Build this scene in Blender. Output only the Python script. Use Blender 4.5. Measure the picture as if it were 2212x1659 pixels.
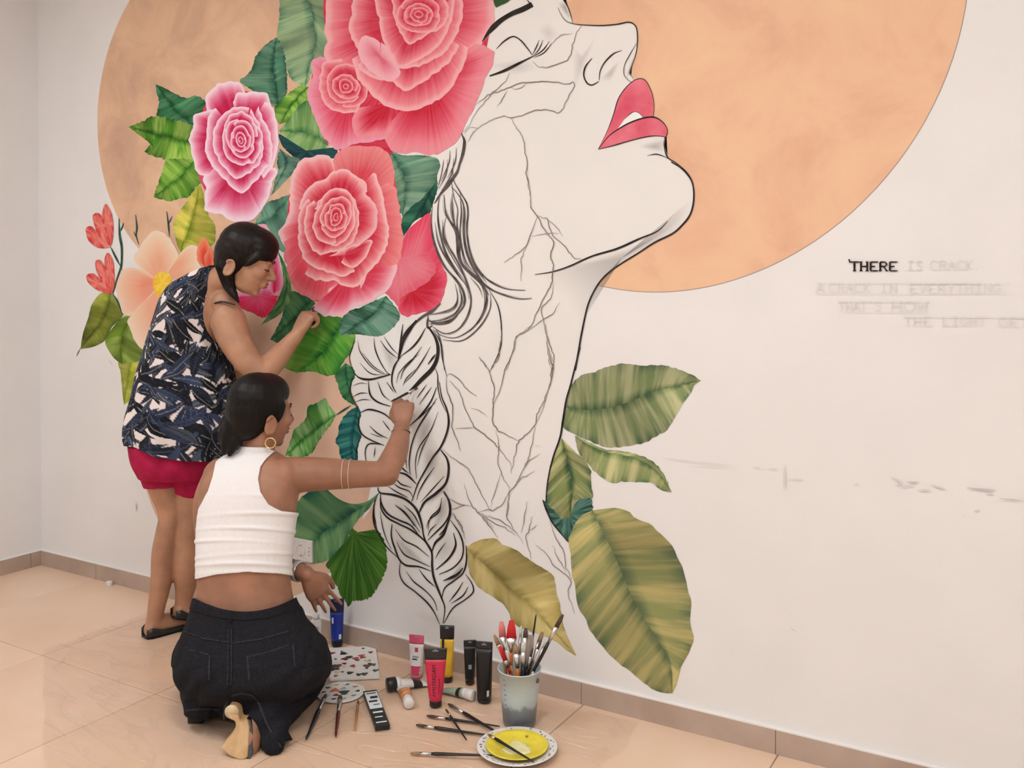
import bpy, bmesh, math, random
import numpy as np
from mathutils import Vector, Matrix

for o in list(bpy.data.objects):
    bpy.data.objects.remove(o, do_unlink=True)
SC = bpy.context.scene
COL = SC.collection

# ------------------------------------------------------------------ camera
F = 2000.0                       # focal length in pixels of the 2212 x 1659 frame
CX, HOR = 1106.0, 620.0
PITCH = math.radians(0.9)
YAW = math.radians(30.85)
CY = HOR + F * math.tan(PITCH)   # principal point row (the photograph is a crop: lens shift)
CAM = np.array([4.11, -2.58, 1.30])
FW = np.array([-math.sin(YAW) * math.cos(PITCH), math.cos(YAW) * math.cos(PITCH), -math.sin(PITCH)])
RT = np.array([math.cos(YAW), math.sin(YAW), 0.0])
UP = np.cross(RT, FW)
cam_d = bpy.data.cameras.new('camera')
cam_d.sensor_fit = 'HORIZONTAL'
cam_d.sensor_width = 36.0
cam_d.lens = 36.0 * F / 2212.0
cam_d.shift_y = -(829.5 - CY) / 2212.0
cam_d.clip_start = 0.05
cam = bpy.data.objects.new('camera', cam_d)
cam.location = CAM
cam.rotation_euler = (math.pi / 2 - PITCH, 0, YAW)
COL.objects.link(cam)
SC.camera = cam

# ------------------------------------------------------------------ world, light, exposure
world = bpy.data.worlds.new('world')
SC.world = world
world.use_nodes = True
world.node_tree.nodes['Background'].inputs[0].default_value = (1.0, 0.97, 0.94, 1)
world.node_tree.nodes['Background'].inputs[1].default_value = 0.35
SC.view_settings.view_transform = 'Standard'
SC.view_settings.look = 'None'
SC.view_settings.gamma = 1.0
SC.view_settings.use_curve_mapping = False
SC.view_settings.exposure = 0.0
LAMP_POWER = 20.9
LAMP_COL = (1.0, 1.0, 0.99)
# ceiling panels of the room: x, y of each centre
LAMPS = [(1.25, -1.75), (3.2, -1.75), (5.15, -1.75), (1.25, -3.9), (3.2, -3.9), (5.15, -3.9)]
ILLUM = np.array([1.07, 0.955, 0.885])   # light on the mural wall, for turning seen colours into paint

# ------------------------------------------------------------------ helpers
def ray(px, py):
    return FW + RT * ((px - CX) / F) - UP * ((py - CY) / F)
def on_wall(px, py, y=0.0):
    d = ray(px, py)
    return CAM + d * ((y - CAM[1]) / d[1])
def on_floor(px, py, z=0.0):
    d = ray(px, py)
    return CAM + d * ((z - CAM[2]) / d[2])
def at(px, py, depth):
    return CAM + ray(px, py) * depth
def project(P):
    v = np.asarray(P, float) - CAM
    z = v @ FW
    return CX + F * (v @ RT) / z, CY - F * (v @ UP) / z, z

def lin(c):
    c = np.asarray(c, float) / 255.0
    return np.where(c <= 0.04045, c / 12.92, ((c + 0.055) / 1.055) ** 2.4)
def paint(c):                       # colour as seen on the lit wall -> reflectance
    return np.clip(lin(c) / ILLUM, 0.003, 0.97)

def tag(o, label, cat, group=None, kind=None):
    if label: o['label'] = label
    if cat: o['category'] = cat
    if group: o['group'] = group
    if kind: o['kind'] = kind
    return o
def empty(name, loc, label, cat, group=None, rotz=0):
    o = bpy.data.objects.new(name, None)
    o.empty_display_size = 0.05
    COL.objects.link(o)
    o.location = Vector([float(v) for v in loc])
    o.rotation_euler = (0, 0, rotz)
    return tag(o, label, cat, group)
def link(name, me, mat, parent=None, smooth=True):
    o = bpy.data.objects.new(name, me)
    COL.objects.link(o)
    if mat is not None:
        me.materials.append(mat)
    if smooth and len(me.polygons):
        me.polygons.foreach_set('use_smooth', [True] * len(me.polygons))
    if parent is not None:
        o.parent = parent
        # vertices are written in world space for parts: cancel the parent's own placement
        o.matrix_parent_inverse = Matrix.LocRotScale(parent.location, parent.rotation_euler, parent.scale).inverted() if parent.parent is None else Matrix.Identity(4)
        if parent.parent is not None:
            o.matrix_parent_inverse = Matrix.Identity(4)
            g = parent.parent
            Mg = Matrix.LocRotScale(g.location, g.rotation_euler, g.scale)
            Mp = Mg @ parent.matrix_parent_inverse @ Matrix.LocRotScale(parent.location, parent.rotation_euler, parent.scale)
            o.matrix_parent_inverse = Mp.inverted()
    return o
def mesh(name, V, Fc):
    me = bpy.data.meshes.new(name)
    me.from_pydata([tuple(map(float, v)) for v in V], [], [tuple(f) for f in Fc])
    me.update()
    return me

def mat_new(name, col=(0.8, 0.8, 0.8), rough=0.6, metal=0.0, spec=0.5):
    m = bpy.data.materials.new(name)
    m.use_nodes = True
    b = m.node_tree.nodes['Principled BSDF']
    b.inputs['Base Color'].default_value = (*[float(x) for x in col], 1)
    b.inputs['Roughness'].default_value = rough
    b.inputs['Metallic'].default_value = metal
    b.inputs['Specular IOR Level'].default_value = spec
    return m
class NT:
    def __init__(s, m):
        s.t = m.node_tree; s.b = s.t.nodes.get('Principled BSDF')
    def n(s, typ, **k):
        x = s.t.nodes.new(typ)
        for a, v in k.items():
            if a.startswith('i_'):
                key = a[2:].replace('_', ' ')
                x.inputs[key].default_value = v
            else:
                setattr(x, a, v)
        return x
    def l(s, a, b): s.t.links.new(a, b)
    def ramp(s, src, stops):
        r = s.n('ShaderNodeValToRGB')
        e = r.color_ramp.elements
        while len(e) < len(stops): e.new(0.5)
        for i, (p, c) in enumerate(stops):
            e[i].position = p; e[i].color = (*[float(v) for v in c], 1)
        s.l(src, r.inputs[0])
        return r.outputs[0]
    def bump(s, src, strength=0.2, dist=0.002):
        b = s.n('ShaderNodeBump'); b.inputs['Strength'].default_value = strength; b.inputs['Distance'].default_value = dist
        s.l(src, b.inputs['Height']); s.l(b.outputs[0], s.b.inputs['Normal'])
def noisy(name, c0, c1, scale=20, rough=0.6, detail=6, bump=0.0, lo=0.35, hi=0.65, metal=0.0, spec=0.5, stretch=(1, 1, 1)):
    m = mat_new(name, c0, rough, metal, spec); k = NT(m)
    tc = k.n('ShaderNodeTexCoord'); mp = k.n('ShaderNodeMapping'); mp.inputs['Scale'].default_value = stretch
    k.l(tc.outputs['Object'], mp.inputs[0])
    no = k.n('ShaderNodeTexNoise'); no.inputs['Scale'].default_value = scale; no.inputs['Detail'].default_value = detail
    k.l(mp.outputs[0], no.inputs['Vector'])
    k.l(k.ramp(no.outputs[0], [(lo, c0), (hi, c1)]), k.b.inputs['Base Color'])
    if bump: k.bump(no.outputs[0], bump)
    return m

def catmull(P, n=None, step=None, closed=False):
    P = np.asarray(P, float)
    if len(P) < 3 and not closed:
        k = n or max(2, int(np.linalg.norm(P[-1] - P[0]) / (step or 5)) + 1)
        return P[0] + (P[-1] - P[0]) * np.linspace(0, 1, k)[:, None]
    Q = np.vstack([P[-1], P, P[0], P[1]]) if closed else np.vstack([2 * P[0] - P[1], P, 2 * P[-1] - P[-2]])
    out = []
    m = len(Q) - 3
    t = np.linspace(0, 1, 12, endpoint=False)[:, None]
    for i in range(m):
        a, b, c, d = Q[i:i + 4]
        out.append(0.5 * (2 * b + (c - a) * t + (2 * a - 5 * b + 4 * c - d) * t ** 2 + (3 * b - a - 3 * c + d) * t ** 3))
    out.append(Q[-2][None] if not closed else P[0][None])
    S = np.vstack(out)
    return resample(S, n, step)
def resample(S, n=None, step=None):
    L = np.r_[0, np.cumsum(np.linalg.norm(np.diff(S, axis=0), axis=1))]
    if n is None: n = max(2, int(round(L[-1] / step)) + 1)
    u = np.linspace(0, L[-1], n)
    return np.stack([np.interp(u, L, S[:, i]) for i in range(S.shape[1])], 1)

# generic solids -------------------------------------------------------
def frame_from(d):
    d = np.asarray(d, float); d = d / np.linalg.norm(d)
    a = np.array([0, 0, 1.0]) if abs(d[2]) < 0.9 else np.array([1.0, 0, 0])
    x = np.cross(a, d); x /= np.linalg.norm(x)
    return x, np.cross(d, x), d
def loft(rings, cap=True, closed_path=False):
    """rings: list of (n,3) arrays -> verts, faces"""
    n = len(rings[0]); V = np.vstack(rings); Fc = []
    m = len(rings)
    for i in range(m if closed_path else m - 1):
        for j in range(n):
            a = i * n + j; b = i * n + (j + 1) % n; c = ((i + 1) % m) * n + (j + 1) % n; d = ((i + 1) % m) * n + j
            Fc.append((a, b, c, d))
    if cap and not closed_path:
        Fc.append(tuple(range(n - 1, -1, -1)))
        Fc.append(tuple(range((m - 1) * n, m * n)))
    return V, Fc
def ring(c, ax, ay, n=24, p=2.0):
    a = np.linspace(0, 2 * np.pi, n, endpoint=False)
    ca, sa = np.cos(a), np.sin(a)
    if p != 2.0:
        ca = np.sign(ca) * np.abs(ca) ** (2 / p); sa = np.sign(sa) * np.abs(sa) ** (2 / p)
    return np.asarray(c) + ca[:, None] * np.asarray(ax) + sa[:, None] * np.asarray(ay)
def tube(P, R, n=14, cap=True, round_caps=False):
    P = np.asarray(P, float); R = np.broadcast_to(np.asarray(R, float), (len(P),)).copy()
    T = np.gradient(P, axis=0); T /= np.linalg.norm(T, axis=1)[:, None] + 1e-12
    x, y, _ = frame_from(T[0]); rings = []
    if round_caps:
        for k in range(3, 0, -1):
            s = math.sin(k / 3.3 * math.pi / 2); rings.append(ring(P[0] - T[0] * R[0] * s, x * R[0] * math.sqrt(1 - s * s), y * R[0] * math.sqrt(1 - s * s), n))
    for i in range(len(P)):
        x = x - T[i] * (x @ T[i]); x /= np.linalg.norm(x); y = np.cross(T[i], x)
        rings.append(ring(P[i], x * R[i], y * R[i], n))
    if round_caps:
        for k in range(1, 4):
            s = math.sin(k / 3.3 * math.pi / 2); rings.append(ring(P[-1] + T[-1] * R[-1] * s, x * R[-1] * math.sqrt(1 - s * s), y * R[-1] * math.sqrt(1 - s * s), n))
    return loft(rings, cap)
def lathe(profile, n=32, axis_o=(0, 0, 0), ax=None, cap=False):
    """profile of (r, h) about z (or frame ax=(x,y,z))"""
    X, Y, Z = ax if ax is not None else (np.array([1., 0, 0]), np.array([0, 1., 0]), np.array([0, 0, 1.]))
    o = np.asarray(axis_o, float)
    return loft([ring(o + Z * h, X * max(r, 1e-5), Y * max(r, 1e-5), n) for r, h in profile], cap)
def box_vf(c, hx, hy, hz, ax=None):
    X, Y, Z = ax if ax is not None else (np.array([1., 0, 0]), np.array([0, 1., 0]), np.array([0, 0, 1.]))
    c = np.asarray(c, float)
    V = [c + X * sx * hx + Y * sy * hy + Z * sz * hz for sx in (-1, 1) for sy in (-1, 1) for sz in (-1, 1)]
    return np.array(V), [(0, 1, 3, 2), (4, 6, 7, 5), (0, 4, 5, 1), (2, 3, 7, 6), (0, 2, 6, 4), (1, 5, 7, 3)]
def join(*vf):
    V = []; Fc = []; k = 0
    for v, f in vf:
        V.append(np.asarray(v, float)); Fc += [tuple(i + k for i in q) for q in f]; k += len(v)
    return np.vstack(V), Fc
def bevel_mod(o, w=0.002, seg=2):
    m = o.modifiers.new('bevel', 'BEVEL'); m.width = w; m.segments = seg; m.limit_method = 'ANGLE'
    return o
# ------------------------------------------------------------------ the room
WX, WY, WZ = 7.2, -5.6, 2.95
TILE = 0.603
M_wall = noisy('wall_paint', paint((243, 231, 224)), paint((239, 227, 220)), 3.0, 0.85, spec=0.2)
M_ceil = mat_new('ceiling_paint', (0.8, 0.79, 0.77), 0.9)
def slab(name, c, hx, hy, hz, mat, parent=None, kind='structure'):
    o = link(name, mesh(name, *box_vf(c, hx, hy, hz)), mat, parent, smooth=False)
    if kind: o['kind'] = kind
    return o
wall_mural = slab('wall_back', (WX / 2 - 0.05, 0.05, WZ / 2), WX / 2 + 0.15, 0.05, WZ / 2, M_wall)
wall_left = slab('wall_left', (-0.05, WY / 2, WZ / 2), 0.05, -WY / 2, WZ / 2, M_wall)
slab('wall_right', (WX + 0.05, WY / 2, WZ / 2), 0.05, -WY / 2, WZ / 2, M_wall)
slab('wall_front', (WX / 2 - 0.05, WY - 0.05, WZ / 2), WX / 2 + 0.15, 0.05, WZ / 2, M_wall)
slab('ceiling', (WX / 2, WY / 2, WZ + 0.05), WX / 2 + 0.1, -WY / 2 + 0.1, 0.05, M_ceil)
M_grout = mat_new('grout', paint((150, 118, 95)), 0.9)
floor = slab('floor', (WX / 2, WY / 2, -0.055), WX / 2 + 0.1, -WY / 2 + 0.1, 0.053, M_grout)
# floor tiles: one shared bevelled slab
M_tile = noisy('beige_tile', paint((244, 204, 174)), paint((234, 192, 160)), 2.2, 0.28, detail=4, spec=0.35)
def tile_mesh(w, d, h=0.010, b=0.0018):
    V = []; 
    for z, i in ((-h, 0), (-b, 0), (0, b)):
        V += [(-w / 2 + i, -d / 2 + i, z), (w / 2 - i, -d / 2 + i, z), (w / 2 - i, d / 2 - i, z), (-w / 2 + i, d / 2 - i, z)]
    Fc = [(8, 9, 10, 11)]
    for k in (0, 4):
        for j in range(4): Fc.append((k + j, k + (j + 1) % 4, k + 4 + (j + 1) % 4, k + 4 + j))
    return mesh('tile', V, Fc)
xs = [0.0, 0.42] + [0.42 + TILE * k for k in range(1, 12)]
xs = [x for x in xs if x < WX] + [WX]
ys = [0.0, -0.64] + [-0.64 - TILE * k for k in range(1, 9)]
ys = [y for y in ys if y > WY] + [WY]
cache = {}
for i in range(len(xs) - 1):
    for j in range(len(ys) - 1):
        w = round(xs[i + 1] - xs[i] - 0.003, 4); d = round(ys[j] - ys[j + 1] - 0.003, 4)
        if (w, d) not in cache:
            cache[(w, d)] = tile_mesh(w, d); cache[(w, d)].materials.append(M_tile)
        o = bpy.data.objects.new('tile', cache[(w, d)]); COL.objects.link(o)
        o.location = ((xs[i] + xs[i + 1]) / 2, (ys[j] + ys[j + 1]) / 2, 0.0)
        o.parent = floor
# skirting of tile pieces
M_skirt = noisy('skirting_tile', paint((196, 168, 150)), paint((180, 152, 134)), 6, 0.45, spec=0.35)
M_caulk = mat_new('skirting_edge', paint((246, 232, 222)), 0.7)
SK_H, SK_T = 0.068, 0.011
def skirting(name, pieces, axis):
    base = None
    for a, b in pieces:
        if axis == 'x': c = ((a + b) / 2, -SK_T / 2, SK_H / 2); h = (abs(b - a) / 2 - 0.0012, SK_T / 2, SK_H / 2)
        else: c = (SK_T / 2, (a + b) / 2, SK_H / 2); h = (SK_T / 2, abs(b - a) / 2 - 0.0012, SK_H / 2)
        if base is None:
            # grout strip behind the pieces carries them
            lo, hi = min(p[0] for p in pieces), max(p[1] for p in pieces)
            if axis == 'y': lo, hi = min(min(p) for p in pieces), max(max(p) for p in pieces)
            if axis == 'x': base = slab(name, ((lo + hi) / 2, -SK_T * 0.4, SK_H / 2), (hi - lo) / 2, SK_T * 0.4, SK_H / 2 - 0.0008, M_grout)
            else: base = slab(name, (SK_T * 0.4, (lo + hi) / 2, SK_H / 2), SK_T * 0.4, (hi - lo) / 2, SK_H / 2 - 0.0008, M_grout)
        o = link('skirting_tile', mesh('skirting_tile', *box_vf(c, *h)), M_skirt, None, smooth=False)
        o.parent = base
    if axis == 'x': cc = link('caulk_line', mesh('caulk_line', *box_vf(((lo + hi) / 2, -SK_T * 0.45, SK_H + 0.002), (hi - lo) / 2, SK_T * 0.45, 0.002)), M_caulk, None, False)
    else: cc = link('caulk_line', mesh('caulk_line', *box_vf((SK_T * 0.45, (lo + hi) / 2, SK_H + 0.002), SK_T * 0.45, (hi - lo) / 2, 0.002)), M_caulk, None, False)
    cc.parent = base
    return base
skirting('baseboard_back', [(SK_T, 0.42)] + [(0.42 + TILE * 0.998 * k, 0.42 + TILE * 0.998 * (k + 1)) for k in range(11)], 'x')
skirting('baseboard_left', [(-0.06, -0.0012)] + [(-0.06 - TILE * (k + 1), -0.06 - TILE * k) for k in range(8)], 'y')

# ceiling light panels (the room's lamps, above the frame)
M_diff = bpy.data.materials.new('lamp_diffuser'); M_diff.use_nodes = True
nt = M_diff.node_tree; nt.nodes.clear()
e_ = nt.nodes.new('ShaderNodeEmission'); e_.inputs[0].default_value = (*LAMP_COL, 1); e_.inputs[1].default_value = LAMP_POWER
o_ = nt.nodes.new('ShaderNodeOutputMaterial'); nt.links.new(e_.outputs[0], o_.inputs[0])
M_white_metal = mat_new('white_metal', (0.8, 0.8, 0.8), 0.4)
for lx, ly in LAMPS:
    t = empty('ceiling_light', (lx, ly, WZ), 'square white flush ceiling light panel', 'ceiling light', 'ceiling light panels')
    fr = [box_vf((lx + sx * 0.305, ly, WZ - 0.01), 0.015, 0.32, 0.01) for sx in (-1, 1)] + [box_vf((lx, ly + sy * 0.305, WZ - 0.01), 0.29, 0.015, 0.01) for sy in (-1, 1)]
    link('frame', mesh('frame', *join(*fr)), M_white_metal, t, False)
    link('diffuser', mesh('diffuser', *box_vf((lx, ly, WZ - 0.006), 0.289, 0.289, 0.004)), M_diff, t, False)
# ------------------------------------------------------------------ the mural: flat paint on the wall, layer over layer
FR = {'A': (0, 0, 3.6867), 'B': (550, 0, 3.6867), 'C': (1000, 0, 3.6867), 'E': (150, 400, 3.6867), 'F': (550, 300, 3.6867),
      'G': (900, 350, 3.6867), 'H': (1700, 500, 4.3203), 'I': (200, 750, 3.6867), 'J': (600, 700, 3.6867), 'K': (1100, 750, 4.424),
      'L': (1550, 900, 3.3187), 'P': (700, 1050, 3.6867), 'Q': (1100, 1050, 3.6867), 'X': (0, 0, 1.0)}
def fp(fr, pts):
    x, y, s = FR[fr]
    return np.asarray(pts, float) / s + np.array([x, y])
RNG = np.random.default_rng(7)
MURAL = empty('mural', (2.1, 0, 1.2), 'unfinished wall mural of roses, leaves, peach moons and a line-drawn face with braid', 'mural')
LAYER = [0.0004]
def next_layer(d=0.000012):
    LAYER[0] += d
    return LAYER[0]

# paint material: two colours stored per vertex, mixed by brush streaks running along the petal or leaf
def paint_material(name, lo=0.38, hi=0.66, alpha=False):
    m = mat_new(name, (1, 1, 1), 0.75, spec=0.15); k = NT(m)
    a = k.n('ShaderNodeAttribute', attribute_name='col'); b = k.n('ShaderNodeAttribute', attribute_name='col2'); st = k.n('ShaderNodeAttribute', attribute_name='st')
    no = k.n('ShaderNodeTexNoise'); no.inputs['Scale'].default_value = 1.0; no.inputs['Detail'].default_value = 3.0; no.inputs['Roughness'].default_value = 0.65
    k.l(st.outputs['Vector'], no.inputs['Vector'])
    mr = k.n('ShaderNodeMapRange', interpolation_type='SMOOTHSTEP'); mr.inputs['From Min'].default_value = lo; mr.inputs['From Max'].default_value = hi
    k.l(no.outputs[0], mr.inputs['Value'])
    mx = k.n('ShaderNodeMix', data_type='RGBA')
    k.l(mr.outputs[0], mx.inputs['Factor']); k.l(a.outputs['Color'], mx.inputs['A']); k.l(b.outputs['Color'], mx.inputs['B'])
    k.l(mx.outputs['Result'], k.b.inputs['Base Color'])
    if alpha: k.l(a.outputs['Alpha'], k.b.inputs['Alpha'])
    return m
M_paint = paint_material('mural_paint')
M_wash = paint_material('mural_wash', alpha=True)
M_ink = noisy('mural_ink', paint((30, 24, 24)), paint((62, 52, 50)), 30, 0.7, spec=0.15)
M_crack = noisy('mural_thin_line', paint((112, 96, 90)), paint((160, 142, 134)), 14, 0.8, spec=0.1)
M_hairline = noisy('mural_soft_line', paint((70, 60, 58)), paint((110, 98, 94)), 30, 0.8, spec=0.1)

class Paint:
    """collects vertices in pixel coordinates, written to the wall plane at build time"""
    def __init__(s): s.V = []; s.F = []; s.c = []; s.c2 = []; s.st = []; s.n = 0
    def grid(s, P, layer, col, col2, st, alpha=None):
        r, c = P.shape[:2]
        W = np.array([on_wall(x, y) for x, y in P.reshape(-1, 2)]); W[:, 1] = -layer - np.repeat(np.arange(r) * 1.0e-6, c)
        s.V.append(W)
        al = np.ones(len(W)) if alpha is None else alpha.reshape(-1)
        s.c.append(np.c_[paint(col.reshape(-1, 3)), al]); s.c2.append(np.c_[paint(col2.reshape(-1, 3)), al]); s.st.append(st.reshape(-1, 3))
        k = s.n
        for i in range(r - 1):
            for j in range(c - 1):
                a = k + i * c + j
                s.F.append((a, a + 1, a + c + 1, a + c))
        s.n += len(W)
    def build(s, name, mat=None, parent=MURAL, label=None):
        me = mesh(name, np.vstack(s.V), s.F)
        for nm, d in (('col', s.c), ('col2', s.c2)):
            at_ = me.attributes.new(nm, 'FLOAT_COLOR', 'POINT'); at_.data.foreach_set('color', np.vstack(d).astype(np.float32).ravel())
        at_ = me.attributes.new('st', 'FLOAT_VECTOR', 'POINT'); at_.data.foreach_set('vector', np.vstack(s.st).astype(np.float32).ravel())
        o = link(name, me, mat or M_paint, parent)
        if label: o['label'] = label
        return o
def ramp(t, stops):
    xs_ = [q[0] for q in stops]; cs = np.array([q[1] for q in stops], float)
    return np.stack([np.interp(t, xs_, cs[:, i]) for i in range(3)], -1)
def light(c, f=1.0): return np.clip(np.asarray(c, float) * f, 0, 255)

def petal(p, fr, rim, base, w, stops, jag=1.2, streak=10, hi=1.12, layer=None, closed=False):
    """sector from `base` out to the rim; colour stops by distance from the rim / w"""
    R = catmull(fp(fr, rim), step=3.0, closed=closed); n = len(R)
    B = fp(fr, [base])[0]
    if jag:
        d = R - B; L = np.linalg.norm(d, axis=1)[:, None] + 1e-6
        x = np.arange(n)
        wob = np.interp(x, np.arange(0, n + 3, 3), RNG.normal(0, 1, len(np.arange(0, n + 3, 3)))) * jag
        R = R + d / L * wob[:, None]
    w = w * 0.72 / FR[fr][2]
    L = np.linalg.norm(R - B, axis=1)
    rows = np.r_[0, 0.05, 0.12, 0.25, 0.42, 0.65, 0.9, 1.2]
    P = []; C = []; S = []
    seed = RNG.uniform(0, 500)
    for d in list(rows) + [None]:
        t = np.ones(n) if d is None else np.minimum(d * w / L, 1)
        P.append(R + (B - R) * t[:, None])
        dd = np.full(n, 3.0) if d is None else np.full(n, d)
        C.append(ramp(dd, stops))
        S.append(np.c_[np.arange(n) * 3.0 / 100 * streak, np.minimum(dd, 2) * 0.3, np.full(n, seed)])
    C = np.array(C)
    p.grid(np.array(P), layer or next_layer(0.000015), C, np.clip(C * 0.84 + np.array([255, 225, 222]) * 0.15, 0, 255), np.array(S))

def leaf(p, fr, mid, left, right, c_mid, c_dark, c_light, veins=9, jag=1.6, edge=None, shift=1.25, teeth=7):
    n = 46
    m_ = catmull(fp(fr, mid), n=200); lay = next_layer()
    for side in (left, right):
        E = catmull(fp(fr, side), n=n)
        d = E - resample(m_, n); Ln = np.linalg.norm(d, axis=1)[:, None] + 1e-6
        saw = ((np.arange(n) * teeth / 10.0) % 1.0 - 0.4) * jag + RNG.normal(0, 0.3, n) * jag
        saw[:2] = 0; saw[-2:] = 0
        E = E + d / Ln * saw[:, None]
        s = np.linspace(0, 1, n)
        mi = np.clip(s ** shift, 0, 1) * 199
        Mm = np.stack([np.interp(mi, np.arange(200), m_[:, i]) for i in range(2)], 1)
        T = np.array([0, 0.03, 0.09, 0.25, 0.5, 0.75, 0.92, 1.0])
        P = Mm[None] + (E - Mm)[None] * T[:, None, None]
        seed = RNG.uniform(0, 500)
        e = c_light if edge is None else edge
        base = ramp(T, [(0, c_dark), (0.06, c_dark), (0.2, c_mid), (0.7, c_mid), (1, light(c_dark, 1.05))])
        C = np.repeat(base[:, None], n, 1)
        C2 = np.repeat(ramp(T, [(0, c_mid), (0.2, c_light), (0.7, c_light), (1, e)])[:, None], n, 1)
        hue = np.interp(s, np.linspace(0, 1, 7), RNG.normal(1, 0.09, 7))[None, :, None]
        C = np.clip(C * hue, 0, 255); C2 = np.clip(C2 * hue, 0, 255)
        S = np.stack([np.repeat((s * veins)[None], len(T), 0), np.repeat((T * 0.28)[:, None], n, 1), np.full((len(T), n), seed)], -1)
        p.grid(P, lay, C, C2, S)

def blob(p, fr, pts, c_in, c_out, c_hi=None, streak=6, jag=0.8, smooth=True, centre=None, layer=None, alpha=None):
    """filled outline, colour from centre to edge"""
    Q = fp(fr, pts)
    R = catmull(Q, step=3.5, closed=True) if smooth else resample(np.vstack([Q, Q[:1]]), step=3.5)
    n = len(R)
    B = Q.mean(0) if centre is None else fp(fr, [centre])[0]
    if jag:
        d = R - B; L = np.linalg.norm(d, axis=1)[:, None] + 1e-6
        wob = RNG.normal(0, 1, n) * jag; wob[-1] = wob[0]
        R = R + d / L * wob[:, None]
    T = np.array([0, 0.06, 0.2, 0.45, 0.7, 1.0])
    P = R[None] + (B - R)[None] * T[:, None, None]
    C = np.repeat(ramp(T, [(0, c_out), (0.1, c_out), (0.6, c_in), (1, c_in)])[:, None], n, 1)
    C2 = light(C, 1.18) if c_hi is None else np.repeat(np.array(c_hi, float)[None, None], len(T), 0).repeat(n, 1)
    S = np.stack([np.repeat((np.arange(n) * 0.035 * streak)[None], len(T), 0), np.repeat((T * 0.8)[:, None], n, 1), np.full((len(T), n), RNG.uniform(0, 500))], -1)
    al = None if alpha is None else np.repeat(ramp(T, [(0, (0, 0, 0)), (1, (alpha,) * 3)])[:, :1], n, 1)
    p.grid(P, layer or next_layer(), C, C2, S, al)

def flat(name, fr, pts, mat, label=None, smooth=True, holes=None, parent=MURAL, layer=None):
    Q = catmull(fp(fr, pts), step=4, closed=True)[:-1] if smooth else fp(fr, pts)
    W = np.array([on_wall(x, y) for x, y in Q]); W[:, 1] = -(layer or next_layer())
    bm = bmesh.new(); vs = [bm.verts.new(w) for w in W]; f = bm.faces.new(vs)
    bmesh.ops.triangulate(bm, faces=[f])
    bmesh.ops.recalc_face_normals(bm, faces=bm.faces)
    me = bpy.data.meshes.new(name); bm.to_mesh(me); bm.free()
    o = link(name, me, mat, parent, smooth=False)
    if label: o['label'] = label
    return o
def circle_flat(name, cx, cz, r, mat, label, layer):
    a = np.linspace(0, 2 * np.pi, 128, endpoint=False)
    V = [(cx, -layer, cz)] + [(cx + r * math.cos(t), -layer, cz + r * math.sin(t)) for t in a]
    o = link(name, mesh(name, V, [(0, 1 + (i + 1) % 128, 1 + i) for i in range(128)]), mat, MURAL, smooth=False)
    o['label'] = label
    return o
class Strokes:
    def __init__(s): s.V = []; s.F = []; s.n = 0
    def add(s, fr, pts, w, t0=0.35, t1=0.35, layer=None, jit=0.0):
        """brush line; w in zoomed pixels, ends tapered to t0 / t1 of the width"""
        Q = fp(fr, pts)
        if jit:
            Q = resample(Q, step=7.0)
            Q = Q + np.r_[np.zeros((1, 2)), RNG.normal(0, jit, (len(Q) - 2, 2)), np.zeros((1, 2))]
            R = resample(Q, step=3.0)
        else:
            R = catmull(Q, step=3.5)
        n = len(R); T = np.gradient(R, axis=0); T /= np.linalg.norm(T, axis=1)[:, None] + 1e-9
        N = np.c_[-T[:, 1], T[:, 0]]
        u = np.linspace(0, 1, n)
        h = w / FR[fr][2] / 2 * np.minimum(1, np.minimum(t0 + (1 - t0) * u / 0.3, t1 + (1 - t1) * (1 - u) / 0.3)) * (1 + 0.12 * np.sin(u * 9 + len(pts)))
        A = R + N * h[:, None]; B = R - N * h[:, None]
        W = np.array([on_wall(x, y) for x, y in np.stack([A, B], 1).reshape(-1, 2)]); W[:, 1] = -(layer or next_layer(0.000003))
        s.V.append(W)
        for i in range(n - 1):
            a = s.n + 2 * i
            s.F.append((a, a + 1, a + 3, a + 2))
        s.n += 2 * n
    def build(s, name, mat, label=None, parent=MURAL):
        o = link(name, mesh(name, np.vstack(s.V), s.F), mat, parent, smooth=False)
        if label: o['label'] = label
        return o

# --- moons ---------------------------------------------------------------
def moon_mat(name, c0, c1, c2, seed):
    m = mat_new(name, paint(c0), 0.8, spec=0.15); k = NT(m)
    tc = k.n('ShaderNodeTexCoord'); mp = k.n('ShaderNodeMapping'); mp.inputs['Location'].default_value = (seed, seed, 0); k.l(tc.outputs['Object'], mp.inputs[0])
    a = k.n('ShaderNodeTexNoise'); a.inputs['Scale'].default_value = 4.0; a.inputs['Detail'].default_value = 8; a.inputs['Roughness'].default_value = 0.62; a.inputs['Distortion'].default_value = 0.6
    k.l(mp.outputs[0], a.inputs['Vector'])
    k.l(k.ramp(a.outputs[0], [(0.30, paint(c1)), (0.5, paint(c0)), (0.68, paint(c2))]), k.b.inputs['Base Color'])
    return m
M_moon_l = moon_mat('moon_tan', (228, 180, 146), (204, 160, 134), (240, 194, 156), 3)
M_moon_r = moon_mat('moon_orange', (242, 190, 153), (230, 174, 140), (246, 198, 156), 0)
M_moon_b = moon_mat('moon_peach', (228, 184, 156), (216, 172, 146), (236, 192, 160), 5)
circle_flat('painted_moon', 1.130, 2.016, 0.692, M_moon_l, 'tan brown painted moon behind the small pink rose', next_layer())
circle_flat('painted_moon', 1.339, 0.726, 0.656, M_moon_b, 'peach painted moon behind the two women', next_layer())
M_rim = mat_new('moon_pencil_rim', paint((176, 150, 140)), 0.8)
circle_flat('moon_outline', 3.063, 2.121, 0.8375, M_rim, 'thin grey outline around the orange moon', next_layer())
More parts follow.
